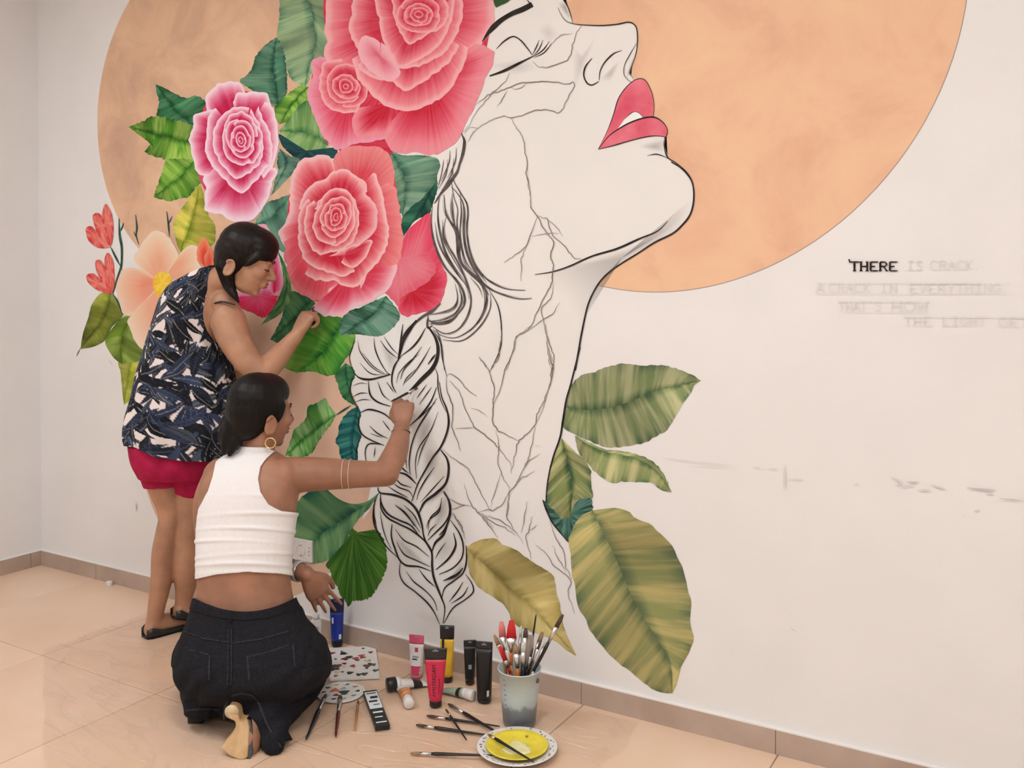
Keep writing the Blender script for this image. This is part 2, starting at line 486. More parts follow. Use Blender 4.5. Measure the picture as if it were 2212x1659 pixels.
circle_flat('painted_moon', 3.063, 2.121, 0.835, M_moon_r, 'large orange painted moon behind the profile of the face', next_layer())
flat('peach_patch', 'P', [(225, 335), (330, 240), (450, 60), (470, 120), (405, 230), (420, 350), (350, 366), (275, 380)], M_moon_b)
# --- face and hair ground (bare pale paint over the moon) -----------------
M_face = noisy('mural_pale_ground', paint((243, 230, 222)), paint((239, 227, 218)), 3, 0.85, spec=0.15)
face = [('X', [(1075, -60), (1205, -60)]), ('C', [(800, 0), (840, 60), (870, 150), (880, 190), (960, 200), (1100, 205), (1230, 195), (1320, 178), (1370, 200), (1390, 250), (1392, 340), (1380, 430), (1350, 520), (1328, 580), (1340, 605), (1400, 640), (1480, 720), (1515, 850), (1515, 935), (1570, 960), (1620, 1030), (1612, 1090), (1605, 1160), (1630, 1250), (1700, 1300), (1780, 1370), (1830, 1450)]),
        ('G', [(2205, 210), (2205, 320), (2180, 420), (2120, 500), (2040, 570), (1900, 640), (1760, 730), (1600, 830), (1490, 920), (1420, 1020), (1370, 1130)]),
        ('X', [(1250, 720), (1200, 1000), (1000, 1000), (880, 700), (900, 420), (960, 300), (1010, 100)])]
flat('face_ground', 'X', np.vstack([fp(f, q) for f, q in face]), M_face, 'pale bare skin of the painted face and neck', smooth=False)
M_hair_g = noisy('mural_hair_ground', paint((243, 233, 226)), paint((238, 226, 216)), 6, 0.85, spec=0.15)
def strip(name, left, right, mat, label):
    L_ = resample(left, n=60); R_ = resample(right, n=60); lay = next_layer()
    W = np.array([on_wall(x, y) for x, y in np.stack([L_, R_], 1).reshape(-1, 2)]); W[:, 1] = -lay
    o = link(name, mesh(name, W, [(2 * i, 2 * i + 1, 2 * i + 3, 2 * i + 2) for i in range(59)]), mat, MURAL, smooth=False)
    o['label'] = label
hl = np.vstack([fp('J', [(700, 40), (600, 180), (575, 260), (610, 390), (590, 430), (580, 520), (660, 690), (645, 790), (670, 880), (630, 1000), (625, 1110), (700, 1200), (800, 1300), (772, 1420)]), fp('P', [(395, 210), (450, 400), (580, 560), (605, 690), (730, 840), (880, 1000), (940, 1090)])])
hr = np.vstack([fp('J', [(1100, -40), (1250, 60), (1310, 260), (1310, 580), (1365, 780), (1300, 990), (1365, 1160), (1340, 1280)]), fp('P', [(1000, 120), (1010, 270), (1110, 470), (1135, 600), (1130, 700), (1190, 840), (1030, 970), (950, 1090)])])
strip('braid_ground', hl, hr, M_hair_g, 'pale ground of the painted braid')

# soft grey shading of the face drawing
G0 = (150, 135, 130)
for fr, pts, a in [('C', [(760, 40), (860, 170), (830, 40), (810, 0)], 0.45), ('C', [(880, 400), (950, 420), (1060, 300), (960, 560), (880, 720)], 0.22), ('C', [(1100, 620), (1250, 480), (1180, 640)], 0.3), ('C', [(1300, 600), (1380, 400), (1330, 600)], 0.4),
                   ('C', [(1400, 1160), (1600, 1110), (1610, 1200), (1500, 1200)], 0.35), ('C', [(200, 520), (480, 470), (600, 540), (420, 600)], 0.2), ('C', [(600, 240), (690, 180), (760, 280), (680, 340)], 0.18),
                   ('G', [(1000, 900), (1400, 770), (1900, 600), (2120, 440), (2180, 300), (2150, 480), (1700, 760), (1400, 1010), (1300, 1300), (1180, 1100)], 0.33),
                   ('G', [(350, 300), (400, 450), (380, 650), (350, 500)], 0.4), ('G', [(380, 750), (560, 990), (600, 1100), (500, 950)], 0.4),
                   ('J', [(1000, 60), (1100, -20), (1010, 180), (970, 250)], 0.6), ('J', [(820, 160), (960, 260), (900, 380)], 0.3), ('J', [(1130, 760), (1250, 700), (1180, 1000), (1110, 1000)], 0.3),
                   ('J', [(1180, 1000), (1300, 1010), (1250, 1200), (1150, 1250)], 0.35), ('J', [(1180, 1400), (1350, 1250), (1340, 1330), (1200, 1450)], 0.4),
                   ('P', [(900, 150), (990, 60), (980, 250), (860, 380)], 0.4), ('P', [(640, 140), (780, 330), (700, 330)], 0.3), ('P', [(880, 480), (1000, 330), (1050, 500), (920, 640)], 0.25), ('P', [(960, 790), (1100, 600), (1110, 720)], 0.45),
                   ('P', [(560, 400), (640, 560), (840, 650), (700, 500)], 0.3), ('P', [(700, 1000), (1100, 1050), (900, 1150)], 0.10)]:
    sh = Paint(); blob(sh, fr, pts, G0, G0, G0, jag=0, alpha=a); sh.build('soft_shading', M_wash)

# --- leaves ----------------------------------------------------------------
def one_leaf(name, label, *a, **k):
    p = Paint(); leaf(p, *a, **k); return p.build(name, label=label)
SAGE = ((132, 158, 120), (70, 112, 88), (172, 192, 142))
DKG = ((70, 118, 92), (28, 70, 55), (118, 152, 122))
BRT = ((88, 138, 44), (36, 84, 30), (150, 184, 84))
OLV = ((126, 136, 88), (76, 96, 68), (182, 176, 132))
GLD = ((190, 164, 98), (142, 124, 66), (216, 192, 130))
one_leaf('painted_leaf', 'sage green painted leaf left of the large coral rose', 'B', [(400, -60), (455, 100), (480, 250), (470, 400), (430, 560), (400, 690)], [(200, -60), (195, 150), (180, 290), (230, 400), (250, 520), (300, 640), (400, 690)], [(590, -60), (600, 300), (580, 480), (470, 560), (430, 650), (400, 690)], *SAGE)
one_leaf('painted_leaf', 'blue-green painted leaf above the small pink rose', 'X', [(602, 236), (594, 180), (590, 130), (598, 80)], [(602, 236), (560, 205), (518, 176), (531, 165), (545, 146), (553, 122), (570, 100), (598, 80)], [(602, 236), (618, 205), (620, 170), (617, 130), (610, 100), (598, 80)], *DKG, jag=2.2, teeth=4.5)
one_leaf('painted_leaf', 'small bright green painted leaf with dark base', 'B', [(430, 690), (330, 790), (200, 990)], [(430, 690), (370, 680), (300, 720), (220, 790), (160, 860), (165, 930), (200, 990)], [(430, 690), (440, 760), (400, 820), (330, 900), (260, 970), (200, 990)], *BRT, veins=6, jag=2.2, teeth=4.5)
one_leaf('painted_leaf', 'round mid green painted leaf with pale edge beside the pink rose', 'B', [(590, 1160), (480, 1080), (340, 1050), (195, 1040)], [(590, 1160), (520, 980), (450, 830), (410, 800), (350, 850), (300, 910), (250, 980), (195, 1040)], [(590, 1160), (500, 1230), (430, 1250), (370, 1235), (320, 1190), (270, 1130), (230, 1080), (195, 1040)], (108, 146, 82), (58, 104, 62), (158, 186, 120), veins=7, jag=2.2, teeth=4.5)
p = Paint(); blob(p, 'B', [(190, 1070), (230, 1090), (320, 1200), (430, 1256), (560, 1190), (650, 1180), (660, 1260), (560, 1260), (400, 1290), (300, 1240), (220, 1160)], (24, 52, 58), (20, 44, 50), (40, 84, 84)); p.build('painted_leaf', label='navy green shaded leaf under the round leaf')
one_leaf('painted_leaf', 'teal painted leaf between the small and the middle rose', 'B', [(200, 1180), (250, 1300), (130, 1560)], [(200, 1180), (280, 1240), (360, 1270), (310, 1370), (210, 1480), (130, 1560)], [(200, 1180), (180, 1280), (190, 1360), (160, 1440), (150, 1500), (130, 1560)], (88, 126, 104), (40, 76, 70), (126, 154, 126), veins=6)
one_leaf('painted_leaf', 'grey-green painted leaf left of the middle rose', 'F', [(0, 680), (110, 640), (200, 560), (290, 440)], [(0, 680), (40, 610), (100, 510), (180, 480), (290, 440)], [(0, 680), (100, 760), (180, 870), (260, 900), (300, 760), (300, 600), (290, 440)], (86, 128, 104), (48, 92, 76), (120, 154, 128), veins=6)
one_leaf('painted_leaf', 'dark green painted leaf behind the hairline', 'F', [(1455, 290), (1340, 540), (1180, 790)], [(1455, 290), (1456, 400), (1420, 520), (1390, 600), (1300, 640), (1230, 700), (1180, 790)], [(1455, 290), (1380, 380), (1300, 470), (1220, 540), (1180, 620), (1170, 700), (1180, 790)], (28, 74, 58), (18, 50, 44), (62, 110, 84), veins=6)
one_leaf('painted_leaf', 'large grey-green painted leaf under the coral rose by the hair', 'F', [(1080, 90), (1190, 300), (1200, 450), (1180, 620)], [(1080, 90), (1180, 130), (1300, 130), (1400, 140), (1460, 160), (1480, 210), (1450, 300), (1420, 380), (1370, 430), (1320, 490), (1260, 530), (1180, 620)], [(1080, 90), (1060, 200), (1080, 370), (1120, 440), (1150, 560), (1180, 620)], (98, 136, 110), (52, 92, 74), (140, 168, 138), veins=10, jag=2.2, teeth=4.5)
# lower leaves
one_leaf('painted_leaf', 'deep green painted leaf below the magenta rose', 'E', [(1940, 900), (1800, 1050), (1600, 1230)], [(1940, 900), (1840, 860), (1760, 850), (1720, 960), (1680, 1080), (1600, 1230)], [(1940, 900), (1980, 1010), (1880, 1120), (1790, 1190), (1690, 1260), (1600, 1230)], (46, 94, 60), (24, 62, 44), (88, 126, 80), veins=6)
one_leaf('painted_leaf', 'large vivid green painted leaf under the painting hand', 'X', [(748, 690), (715, 735), (690, 770), (640, 805)], [(748, 690), (700, 672), (672, 690), (640, 735), (612, 770), (612, 792), (640, 805)], [(748, 690), (768, 722), (758, 760), (741, 784), (727, 807), (705, 812), (679, 803), (640, 805)], (70, 138, 46), (30, 92, 40), (120, 168, 70), veins=8)
one_leaf('painted_leaf', 'slate green painted leaf under the middle rose', 'F', [(1050, 1250), (950, 1400), (820, 1480), (690, 1570)], [(1050, 1250), (930, 1300), (850, 1340), (780, 1360), (720, 1400), (680, 1480), (690, 1570)], [(1050, 1250), (1100, 1310), (1160, 1400), (1130, 1470), (1060, 1540), (990, 1572), (930, 1570), (860, 1560), (780, 1556), (690, 1570)], (66, 114, 88), (34, 76, 60), (124, 160, 138), veins=7)
one_leaf('painted_leaf', 'dark green painted leaf touching the top of the braid', 'J', [(540, 310), (560, 480), (630, 660)], [(540, 310), (460, 400), (480, 480), (510, 570), (560, 620), (630, 660)], [(540, 310), (600, 350), (620, 410), (590, 470), (585, 560), (630, 660)], (40, 100, 62), (22, 70, 48), (80, 132, 80), veins=6)
one_leaf('painted_leaf', 'teal fringed painted leaf beside the braid', 'J', [(640, 650), (600, 860), (590, 1130)], [(640, 650), (560, 700), (520, 750), (490, 810), (480, 880), (460, 930), (490, 990), (500, 1050), (540, 1110), (590, 1130)], [(640, 650), (664, 720), (650, 800), (668, 890), (640, 980), (635, 1130), (590, 1130)], (26, 88, 86), (16, 62, 66), (66, 128, 116), veins=16)
one_leaf('painted_leaf', 'green painted leaf with white highlights above the reaching arm', 'J', [(470, 720), (360, 800), (230, 900), (60, 1050)], [(470, 720), (410, 650), (380, 590), (310, 630), (240, 660), (230, 740), (190, 790), (130, 840), (110, 910), (60, 1050)], [(470, 720), (430, 790), (370, 870), (320, 950), (270, 1030), (190, 1060), (60, 1050)], (84, 140, 58), (36, 98, 52), (160, 194, 128), veins=8)
one_leaf('painted_leaf', 'large green painted leaf behind the wall socket', 'X', [(822, 1062), (760, 1110), (700, 1150), (636, 1200)], [(822, 1062), (790, 1090), (749, 1089), (720, 1070), (700, 1054), (668, 1062), (640, 1090), (630, 1150), (636, 1200)], [(822, 1062), (798, 1098), (781, 1114), (765, 1136), (751, 1160), (738, 1182), (722, 1200), (700, 1214), (670, 1216), (636, 1200)], (86, 130, 84), (30, 84, 68), (128, 162, 108), veins=9)
p = Paint(); 
fan = [(230, 340), (285, 372), (350, 362), (415, 345), (455, 390), (485, 450), (500, 530), (502, 620), (482, 700), (452, 770), (412, 835), (370, 885), (300, 908), (230, 915), (196, 955), (160, 900), (130, 870), (108, 810), (62, 740), (50, 680), (18, 620), (62, 570), (130, 500), (190, 400)]
blob(p, 'P', fan, (38, 78, 26), (58, 100, 32), (96, 136, 52), streak=15, jag=1.3, centre=(232, 372)); p.build('painted_leaf', label='dark green fan-shaped painted leaf above the blue tube')
# left group
one_leaf('painted_leaf', 'dark green jagged painted leaf lobe pointing up', 'A', [(1540, 1000), (1400, 870), (1240, 670)], [(1540, 1000), (1400, 980), (1262, 940), (1255, 880), (1270, 800), (1250, 730), (1240, 670)], [(1540, 1000), (1650, 900), (1640, 810), (1560, 762), (1490, 782), (1420, 760), (1330, 710), (1240, 670)], (48, 102, 62), (22, 66, 38), (84, 134, 96), veins=7, jag=3.2, teeth=3.4)
one_leaf('painted_leaf', 'bright green painted leaf lobe pointing left', 'A', [(1560, 1150), (1300, 1080), (1025, 1010)], [(1560, 1150), (1540, 1010), (1400, 955), (1260, 928), (1180, 940), (1140, 970), (1025, 1010)], [(1560, 1150), (1570, 1290), (1450, 1275), (1330, 1275), (1250, 1250), (1150, 1210), (1225, 1185), (1170, 1120), (1025, 1010)], (78, 134, 34), (34, 82, 28), (158, 186, 84), veins=8, jag=3.2, teeth=3.4)
one_leaf('painted_leaf', 'bright green painted leaf lobe pointing down', 'A', [(1560, 1270), (1420, 1420), (1225, 1570)], [(1560, 1270), (1450, 1268), (1330, 1272), (1300, 1350), (1275, 1420), (1245, 1510), (1225, 1570)], [(1560, 1270), (1615, 1420), (1560, 1500), (1500, 1570), (1430, 1582), (1370, 1600), (1290, 1590), (1225, 1570)], (94, 146, 44), (48, 104, 34), (152, 186, 80), veins=8, jag=3.2, teeth=3.4)
one_leaf('painted_leaf', 'yellow-green painted leaf above the peach flower', 'E', [(885, 540), (950, 350), (1000, 180), (1040, -10)], [(885, 540), (850, 440), (830, 330), (860, 240), (900, 180), (960, 90), (1040, -10)], [(885, 540), (1000, 500), (1150, 470), (1160, 320), (1110, 240), (1080, 100), (1040, -10)], (158, 158, 48), (104, 128, 34), (216, 196, 92), veins=6)
one_leaf('painted_leaf', 'olive painted leaf below the red buds', 'E', [(330, 850), (260, 1080), (88, 1305)], [(330, 850), (250, 862), (180, 950), (150, 1060), (110, 1180), (88, 1305)], [(330, 850), (390, 930), (432, 1030), (340, 1130), (290, 1230), (200, 1284), (88, 1305)], (112, 118, 34), (74, 88, 26), (152, 152, 70), veins=4, jag=0.5)
one_leaf('painted_leaf', 'yellowish painted leaf tip beside the printed top', 'X', [(290, 762), (278, 810), (268, 874)], [(290, 762), (257, 780), (261, 804), (264, 839), (268, 874)], [(290, 762), (312, 770), (304, 800), (292, 835), (281, 864), (268, 874)], (154, 154, 46), (116, 132, 40), (186, 180, 90), veins=4, jag=0.5)
one_leaf('painted_leaf', 'olive green painted leaf under the peach flower', 'E', [(530, 1020), (420, 1200), (420, 1425)], [(530, 1020), (430, 1050), (350, 1130), (288, 1235), (310, 1310), (360, 1380), (420, 1425)], [(530, 1020), (520, 1150), (560, 1260), (620, 1330), (560, 1400), (420, 1425)], (108, 130, 38), (78, 100, 30), (150, 166, 80), veins=4, jag=0.5)
# right group
one_leaf('painted_leaf', 'broad olive painted leaf growing from the neck line', 'K', [(545, 570), (760, 600), (1000, 570), (1200, 500), (1400, 420), (1600, 370), (1835, 320)], [(545, 570), (580, 420), (620, 330), (700, 270), (840, 230), (930, 190), (1080, 160), (1250, 175), (1400, 175), (1500, 180), (1640, 215), (1740, 265), (1835, 320)], [(545, 570), (505, 740), (620, 830), (740, 880), (900, 950), (1060, 955), (1200, 930), (1300, 910), (1400, 850), (1500, 800), (1560, 710), (1620, 610), (1680, 510), (1740, 440), (1760, 370), (1835, 320)], *OLV, veins=12, shift=1.35, jag=2.2, teeth=4.5)
one_leaf('painted_leaf', 'curled olive painted leaf with straight upper edge', 'K', [(630, 845), (750, 930), (920, 1000), (1080, 1030), (1240, 1080), (1380, 1160), (1480, 1270), (1555, 1385)], [(630, 845), (750, 900), (900, 970), (1080, 990), (1240, 1030), (1380, 1100), (1480, 1220), (1555, 1385)], [(630, 845), (650, 960), (700, 1060), (760, 1120), (840, 1210), (960, 1290), (1030, 1300), (1080, 1280), (1200, 1290), (1300, 1290), (1380, 1300), (1410, 1340), (1500, 1380), (1555, 1385)], (138, 144, 92), (80, 102, 68), (192, 182, 132), veins=10)
p = Paint(); blob(p, 'Q', [(268, 110), (300, 150), (390, 210), (500, 120), (640, 80), (665, 150), (660, 210), (560, 260), (520, 340), (480, 450), (410, 370), (350, 290), (300, 200)], (56, 96, 86), (34, 62, 50), (96, 134, 118), streak=8); p.build('painted_leaf', label='dark shaded painted leaf at the foot of the neck')
one_leaf('painted_leaf', 'hanging olive painted leaf against the neck line', 'K', [(505, 870), (560, 1100), (600, 1300), (585, 1630)], [(505, 870), (420, 1040), (380, 1200), (360, 1350), (355, 1480), (430, 1560), (500, 1640), (585, 1630)], [(505, 870), (620, 990), (720, 1080), (780, 1180), (780, 1240), (790, 1360), (805, 1440), (740, 1440), (640, 1480), (585, 1630)], (126, 134, 80), (58, 84, 58), (192, 182, 128), veins=7, shift=1.6)
one_leaf('painted_leaf', 'golden tan painted leaf behind the brush bucket', 'P', [(1130, 490), (1250, 600), (1450, 780), (1650, 950), (1800, 1130), (1900, 1230), (2012, 1352)], [(1130, 490), (1240, 430), (1370, 420), (1430, 470), (1520, 500), (1600, 560), (1720, 640), (1820, 710), (1850, 830), (1880, 950), (1900, 1080), (1940, 1200), (2012, 1352)], [(1130, 490), (1150, 620), (1170, 720), (1250, 820), (1380, 900), (1460, 980), (1500, 1080), (1600, 1140), (1750, 1190), (1850, 1240), (1940, 1310), (2012, 1352)], *GLD, veins=8, shift=1.5)
one_leaf('painted_leaf', 'largest olive and ochre painted leaf reaching the skirting', 'Q', [(660, 195), (760, 390), (860, 600), (960, 840), (1080, 1060), (1200, 1250), (1290, 1450), (1300, 1650)], [(660, 195), (560, 250), (480, 410), (490, 560), (500, 700), (530, 800), (545, 950), (600, 1040), (650, 1150), (700, 1220), (780, 1320), (880, 1410), (1000, 1500), (1090, 1580), (1200, 1640), (1300, 1650)], [(660, 195), (800, 175), (930, 190), (1000, 250), (1120, 300), (1180, 360), (1280, 450), (1340, 560), (1390, 680), (1430, 850), (1450, 950), (1440, 1090), (1470, 1210), (1430, 1330), (1370, 1440), (1340, 1560), (1300, 1650)], (142, 142, 90), (92, 104, 74), (192, 172, 112), veins=13, shift=1.55)
# --- roses, tulips, peach flower --------------------------------------------
def stops(rim, lite, mid, deep):
    return [(0, rim), (0.09, rim), (0.26, lite), (0.56, mid), (0.95, deep), (3.0, deep)]
CO = stops((248, 172, 174), (240, 128, 136), (230, 94, 110), (208, 46, 68))         # coral rose
COr = stops((240, 140, 148), (238, 124, 136), (224, 72, 92), (200, 26, 48))         # coral with deep red heart
CP = stops((255, 220, 228), (246, 166, 186), (230, 92, 130), (200, 26, 70))         # cold pink rose
CB = stops((248, 188, 186), (240, 138, 140), (228, 90, 100), (204, 38, 60))          # dark red behind the roses
p = Paint(); blob(p, 'B', [(560, 1080), (680, 1200), (860, 1240), (1080, 1230), (1120, 1110), (900, 1020)], (200, 38, 62), (190, 34, 56), (214, 60, 82), jag=0); p.build('painted_rose', label='deep red gap between the two coral roses')
# middle rose
CBc = stops((240, 134, 132), (236, 120, 122), (228, 98, 104), (214, 66, 78))
MG = stops((242, 150, 178), (236, 86, 124), (226, 40, 84), (210, 26, 66))
def rings(p, fr, c, specs, st, rot=0.0, jag=0.7):
    """inner whorls of a rose: every petal an arc of an ellipse, later ones over earlier ones"""
    c = np.array(c, float)
    for rx, ry, n, a0, w in specs:
        for k in range(n):
            a1 = a0 + k * 2 * math.pi / n + RNG.normal(0, 0.18); span = 2 * math.pi / n * RNG.uniform(1.15, 1.5)
            aa = np.linspace(a1 - span / 2, a1 + span / 2, 9)
            off = RNG.normal(0, 0.06, 2) * rx
            bulge = 0.93 + 0.14 * np.cos(np.linspace(-math.pi / 2, math.pi / 2, 9)) + RNG.normal(0, 0.02, 9)
            X = rx * np.cos(aa) * bulge + off[0]; Y = ry * np.sin(aa) * bulge + off[1]
            cr, sr = math.cos(rot), math.sin(rot)
            pts = np.c_[c[0] + X * cr - Y * sr, c[1] + X * sr + Y * cr]
            petal(p, fr, pts, tuple(c + off * 0.5), w, st, jag=jag * 1.5, streak=5)

# magenta flower half hidden by the standing woman, and its curling leaf
p = Paint()
petal(p, 'E', [(1330, 900), (1340, 860), (1400, 850), (1480, 830), (1570, 800), (1630, 830), (1670, 900)], (1540, 1060), 260, MG)
petal(p, 'E', [(1590, 830), (1610, 700), (1630, 600), (1650, 540), (1690, 680), (1710, 800), (1660, 870)], (1630, 860), 330, MG)
petal(p, 'E', [(1440, 330), (1480, 318), (1550, 310), (1590, 350), (1650, 470), (1680, 560)], (1500, 600), 150, stops((244, 170, 190), (242, 150, 174), (236, 110, 146), (226, 60, 104)))
petal(p, 'E', [(1670, 880), (1640, 960), (1570, 1045), (1540, 1052), (1450, 1012), (1350, 965), (1325, 890)], (1500, 880), 150, stops((224, 40, 74), (226, 36, 72), (230, 50, 92), (232, 70, 110)))
p.build('painted_rose', label='magenta painted rose partly hidden by the standing woman')
one_leaf('painted_leaf', 'long curling green painted sepal of the magenta rose', 'E', [(1655, 510), (1720, 680), (1725, 860), (1660, 990), (1528, 1112)], [(1655, 510), (1690, 640), (1705, 780), (1665, 900), (1605, 1005), (1528, 1112)], [(1655, 510), (1705, 600), (1755, 720), (1768, 850), (1745, 950), (1690, 1015), (1620, 1065), (1528, 1112)], (76, 118, 70), (40, 78, 46), (120, 156, 98), veins=6, jag=0.6)
# red petals right of the middle rose
p = Paint()
petal(p, 'F', [(1165, 880), (1190, 790), (1240, 710), (1310, 650), (1395, 595), (1410, 700), (1425, 800), (1450, 900), (1495, 1000), (1450, 1070)], (1130, 1330), 700, stops((228, 66, 92), (230, 84, 106), (232, 116, 128), (226, 82, 104)), streak=14)
petal(p, 'F', [(1460, 1040), (1495, 1000), (1532, 1090), (1522, 1180), (1502, 1260), (1460, 1330), (1400, 1372), (1330, 1382), (1262, 1400), (1210, 1424), (1150, 1375), (1130, 1300)], (1250, 1210), 170, stops((226, 84, 104), (224, 70, 94), (212, 46, 70), (198, 26, 46)), streak=14)
petal(p, 'F', [(1040, 1230), (1090, 1275), (1150, 1335), (1170, 1262), (1280, 1205), (1390, 1125), (1450, 1050), (1380, 900)], (1150, 950), 420, stops((226, 92, 110), (230, 110, 124), (232, 122, 134), (230, 104, 120)), streak=14)
p.build('painted_rose', label='red painted petals beside the wavy hair lines')

# dark red behind the roses
p = Paint(); blob(p, 'B', [(560, 1080), (680, 1200), (860, 1240), (1080, 1230), (1120, 1110), (900, 1020)], (200, 38, 62), (190, 34, 56), (214, 60, 82), jag=0); p.build('painted_rose', label='deep red gap between the two coral roses')
# middle rose
p = Paint(); B_ = (655, 600)
blob(p, 'F', [(620, 220), (1060, 220), (1140, 600), (1110, 1040), (900, 1260), (620, 1330), (320, 1160), (260, 700), (330, 300)], (212, 52, 70), (218, 66, 82), (226, 84, 98), jag=0)
petal(p, 'F', [(600, 330), (620, 200), (650, 120), (700, 80), (760, 60), (830, 50), (880, 60), (960, 55), (1030, 90), (1080, 140), (1110, 220), (1112, 300), (1105, 400)], (800, 470), 330, stops((238, 130, 128), (232, 120, 120), (228, 104, 106), (218, 58, 72)), streak=12)
petal(p, 'F', [(1060, 350), (1095, 372), (1132, 400), (1142, 470), (1162, 560), (1168, 660), (1184, 780), (1174, 880), (1152, 960), (1136, 1020), (1090, 1120)], B_, 260, CBc)
petal(p, 'F', [(250, 870), (205, 800), (188, 740), (230, 690), (270, 600), (280, 500), (275, 420), (290, 330), (310, 260), (350, 200), (400, 155), (470, 140), (540, 125), (600, 142), (630, 200), (640, 260)], B_, 280, CB)
petal(p, 'F', [(230, 820), (252, 872), (235, 930), (250, 1000), (270, 1080), (292, 1150), (340, 1210), (400, 1250), (480, 1285), (550, 1272), (610, 1220), (660, 1180)], B_, 360, stops((236, 118, 124), (230, 84, 96), (222, 58, 74), (232, 100, 110)))
petal(p, 'F', [(600, 1190), (560, 1270), (480, 1320), (466, 1350), (520, 1390), (560, 1418), (600, 1410), (640, 1424), (700, 1412), (750, 1370), (800, 1335), (860, 1330), (920, 1310), (980, 1260), (1040, 1222), (1084, 1170), (1124, 1080), (1140, 1000)], (760, 1080), 260, stops((246, 190, 196), (240, 150, 162), (230, 90, 110), (214, 50, 74)), streak=14)
petal(p, 'F', [(870, 420), (930, 290), (962, 278), (985, 330), (1010, 420), (1032, 520), (1052, 620), (1072, 720), (1062, 830), (1022, 930), (960, 1010), (900, 1080), (870, 1150), (850, 1195)], B_, 190, CB)
petal(p, 'F', [(400, 1080), (460, 1112), (540, 1130), (640, 1136), (700, 1168), (760, 1178), (830, 1172), (880, 1112), (920, 1040)], B_, 170, CB)
petal(p, 'F', [(360, 560), (390, 440), (470, 352), (560, 322), (640, 250), (720, 240), (790, 280), (850, 320), (892, 352), (900, 420)], B_, 160, CB)
petal(p, 'F', [(430, 470), (380, 540), (352, 640), (350, 760), (362, 870), (392, 950), (440, 1000), (520, 1042), (620, 1072), (720, 1094), (792, 1062), (790, 1040), (700, 985), (620, 940)], (620, 800), 130, CB)
petal(p, 'F', [(840, 330), (880, 380), (895, 450), (960, 520), (985, 600), (960, 720), (900, 800), (830, 850), (760, 900)], B_, 170, stops((246, 176, 178), (240, 146, 150), (226, 88, 100), (206, 40, 62)))
petal(p, 'F', [(590, 935), (640, 910), (700, 880), (780, 850), (850, 842), (900, 808), (940, 812), (922, 880), (882, 950), (830, 1002), (770, 1022), (690, 985)], (720, 930), 120, CB)
petal(p, 'F', [(470, 490), (412, 560), (400, 680), (410, 780), (450, 860), (500, 910), (560, 920), (650, 880)], B_, 120, CB)
petal(p, 'F', [(480, 560), (540, 470), (640, 410), (720, 400), (790, 470), (830, 560), (835, 640), (820, 740), (770, 830), (690, 890), (600, 900)], B_, 110, CB)
rings(p, 'F', (650, 620), [(168, 215, 3, 0.6, 95), (122, 158, 3, 1.5, 70), (82, 108, 3, 0.3, 54), (48, 68, 2, 1.1, 36), (22, 34, 2, 0.3, 22)], CB, rot=0.25)
p.build('painted_rose', label='coral painted rose at the head of the standing woman')

# large rose at the top
p = Paint(); A_ = (1320, 130)
blob(p, 'B', [(600, -120), (590, 450), (480, 520), (460, 740), (560, 1040), (680, 1160), (1000, 1090), (1300, 1180), (1560, 1120), (1760, 760), (1840, 440), (1860, -100), (1300, -200)], (206, 40, 62), (214, 54, 76), (224, 76, 96), jag=0)
petal(p, 'B', [(1880, -80), (1905, -30), (1915, 100), (1905, 200), (1860, 280), (1815, 350), (1700, 460)], A_, 420, CO, streak=14)
petal(p, 'B', [(760, 640), (650, 555), (572, 490), (553, 400), (576, 330), (558, 250), (570, 150), (572, 0), (585, -80), (700, -140)], A_, 380, CO, streak=12)
petal(p, 'B', [(1760, 350), (1825, 362), (1890, 400), (1912, 430), (1892, 520), (1842, 620), (1802, 740), (1742, 870), (1692, 980), (1652, 1060), (1602, 1140), (1500, 1212), (1400, 1232), (1280, 1212), (1200, 1222), (1100, 1200), (1050, 1130), (1010, 1060)], (1380, 640), 520, COr, streak=16)
petal(p, 'B', [(560, 455), (470, 468), (452, 520), (460, 600), (438, 680), (424, 745), (442, 830), (480, 940), (512, 995), (532, 1060), (590, 1140), (660, 1195), (800, 1150), (1000, 1120), (1060, 1080)], (760, 760), 330, stops((240, 150, 168), (238, 124, 142), (228, 80, 104), (218, 48, 76)), streak=12)
petal(p, 'B', [(1100, 1040), (1020, 1092), (930, 1082), (850, 1104), (800, 1072), (776, 1000), (790, 930), (820, 860)], (1080, 820), 240, COr, streak=14)
petal(p, 'B', [(700, 470), (560, 500), (530, 580), (520, 680), (540, 790), (600, 860), (720, 900), (820, 880), (860, 780), (840, 660)], (740, 690), 150, CO)
rings(p, 'B', (730, 690), [(165, 150, 3, 0.4, 80), (108, 100, 3, 1.2, 60), (58, 56, 3, 0.2, 36), (24, 24, 2, 0.9, 20)], CO, jag=0.5)
petal(p, 'B', [(780, 470), (800, 560), (830, 640), (900, 720), (960, 780), (1040, 842), (1130, 872), (1240, 884), (1310, 872), (1400, 832), (1500, 772), (1582, 682), (1645, 560), (1690, 470), (1700, 380)], A_, 300, CO, streak=12)
petal(p, 'B', [(820, 520), (860, 570), (940, 622), (1030, 642), (1100, 652), (1150, 692), (1210, 724), (1300, 682), (1420, 602), (1502, 542), (1582, 452), (1630, 360)], A_, 240, CO)
petal(p, 'B', [(800, -80), (772, 100), (752, 230), (790, 330), (830, 400), (900, 480)], A_, 260, CO)
petal(p, 'B', [(1010, 338), (1080, 400), (1122, 480), (1164, 572), (1120, 634), (1040, 644), (960, 594), (898, 547), (848, 470), (828, 380), (862, 300), (930, 296), (1004, 334)], (1000, 450), 240, stops((248, 176, 182), (246, 164, 172), (240, 140, 152), (230, 100, 118)))
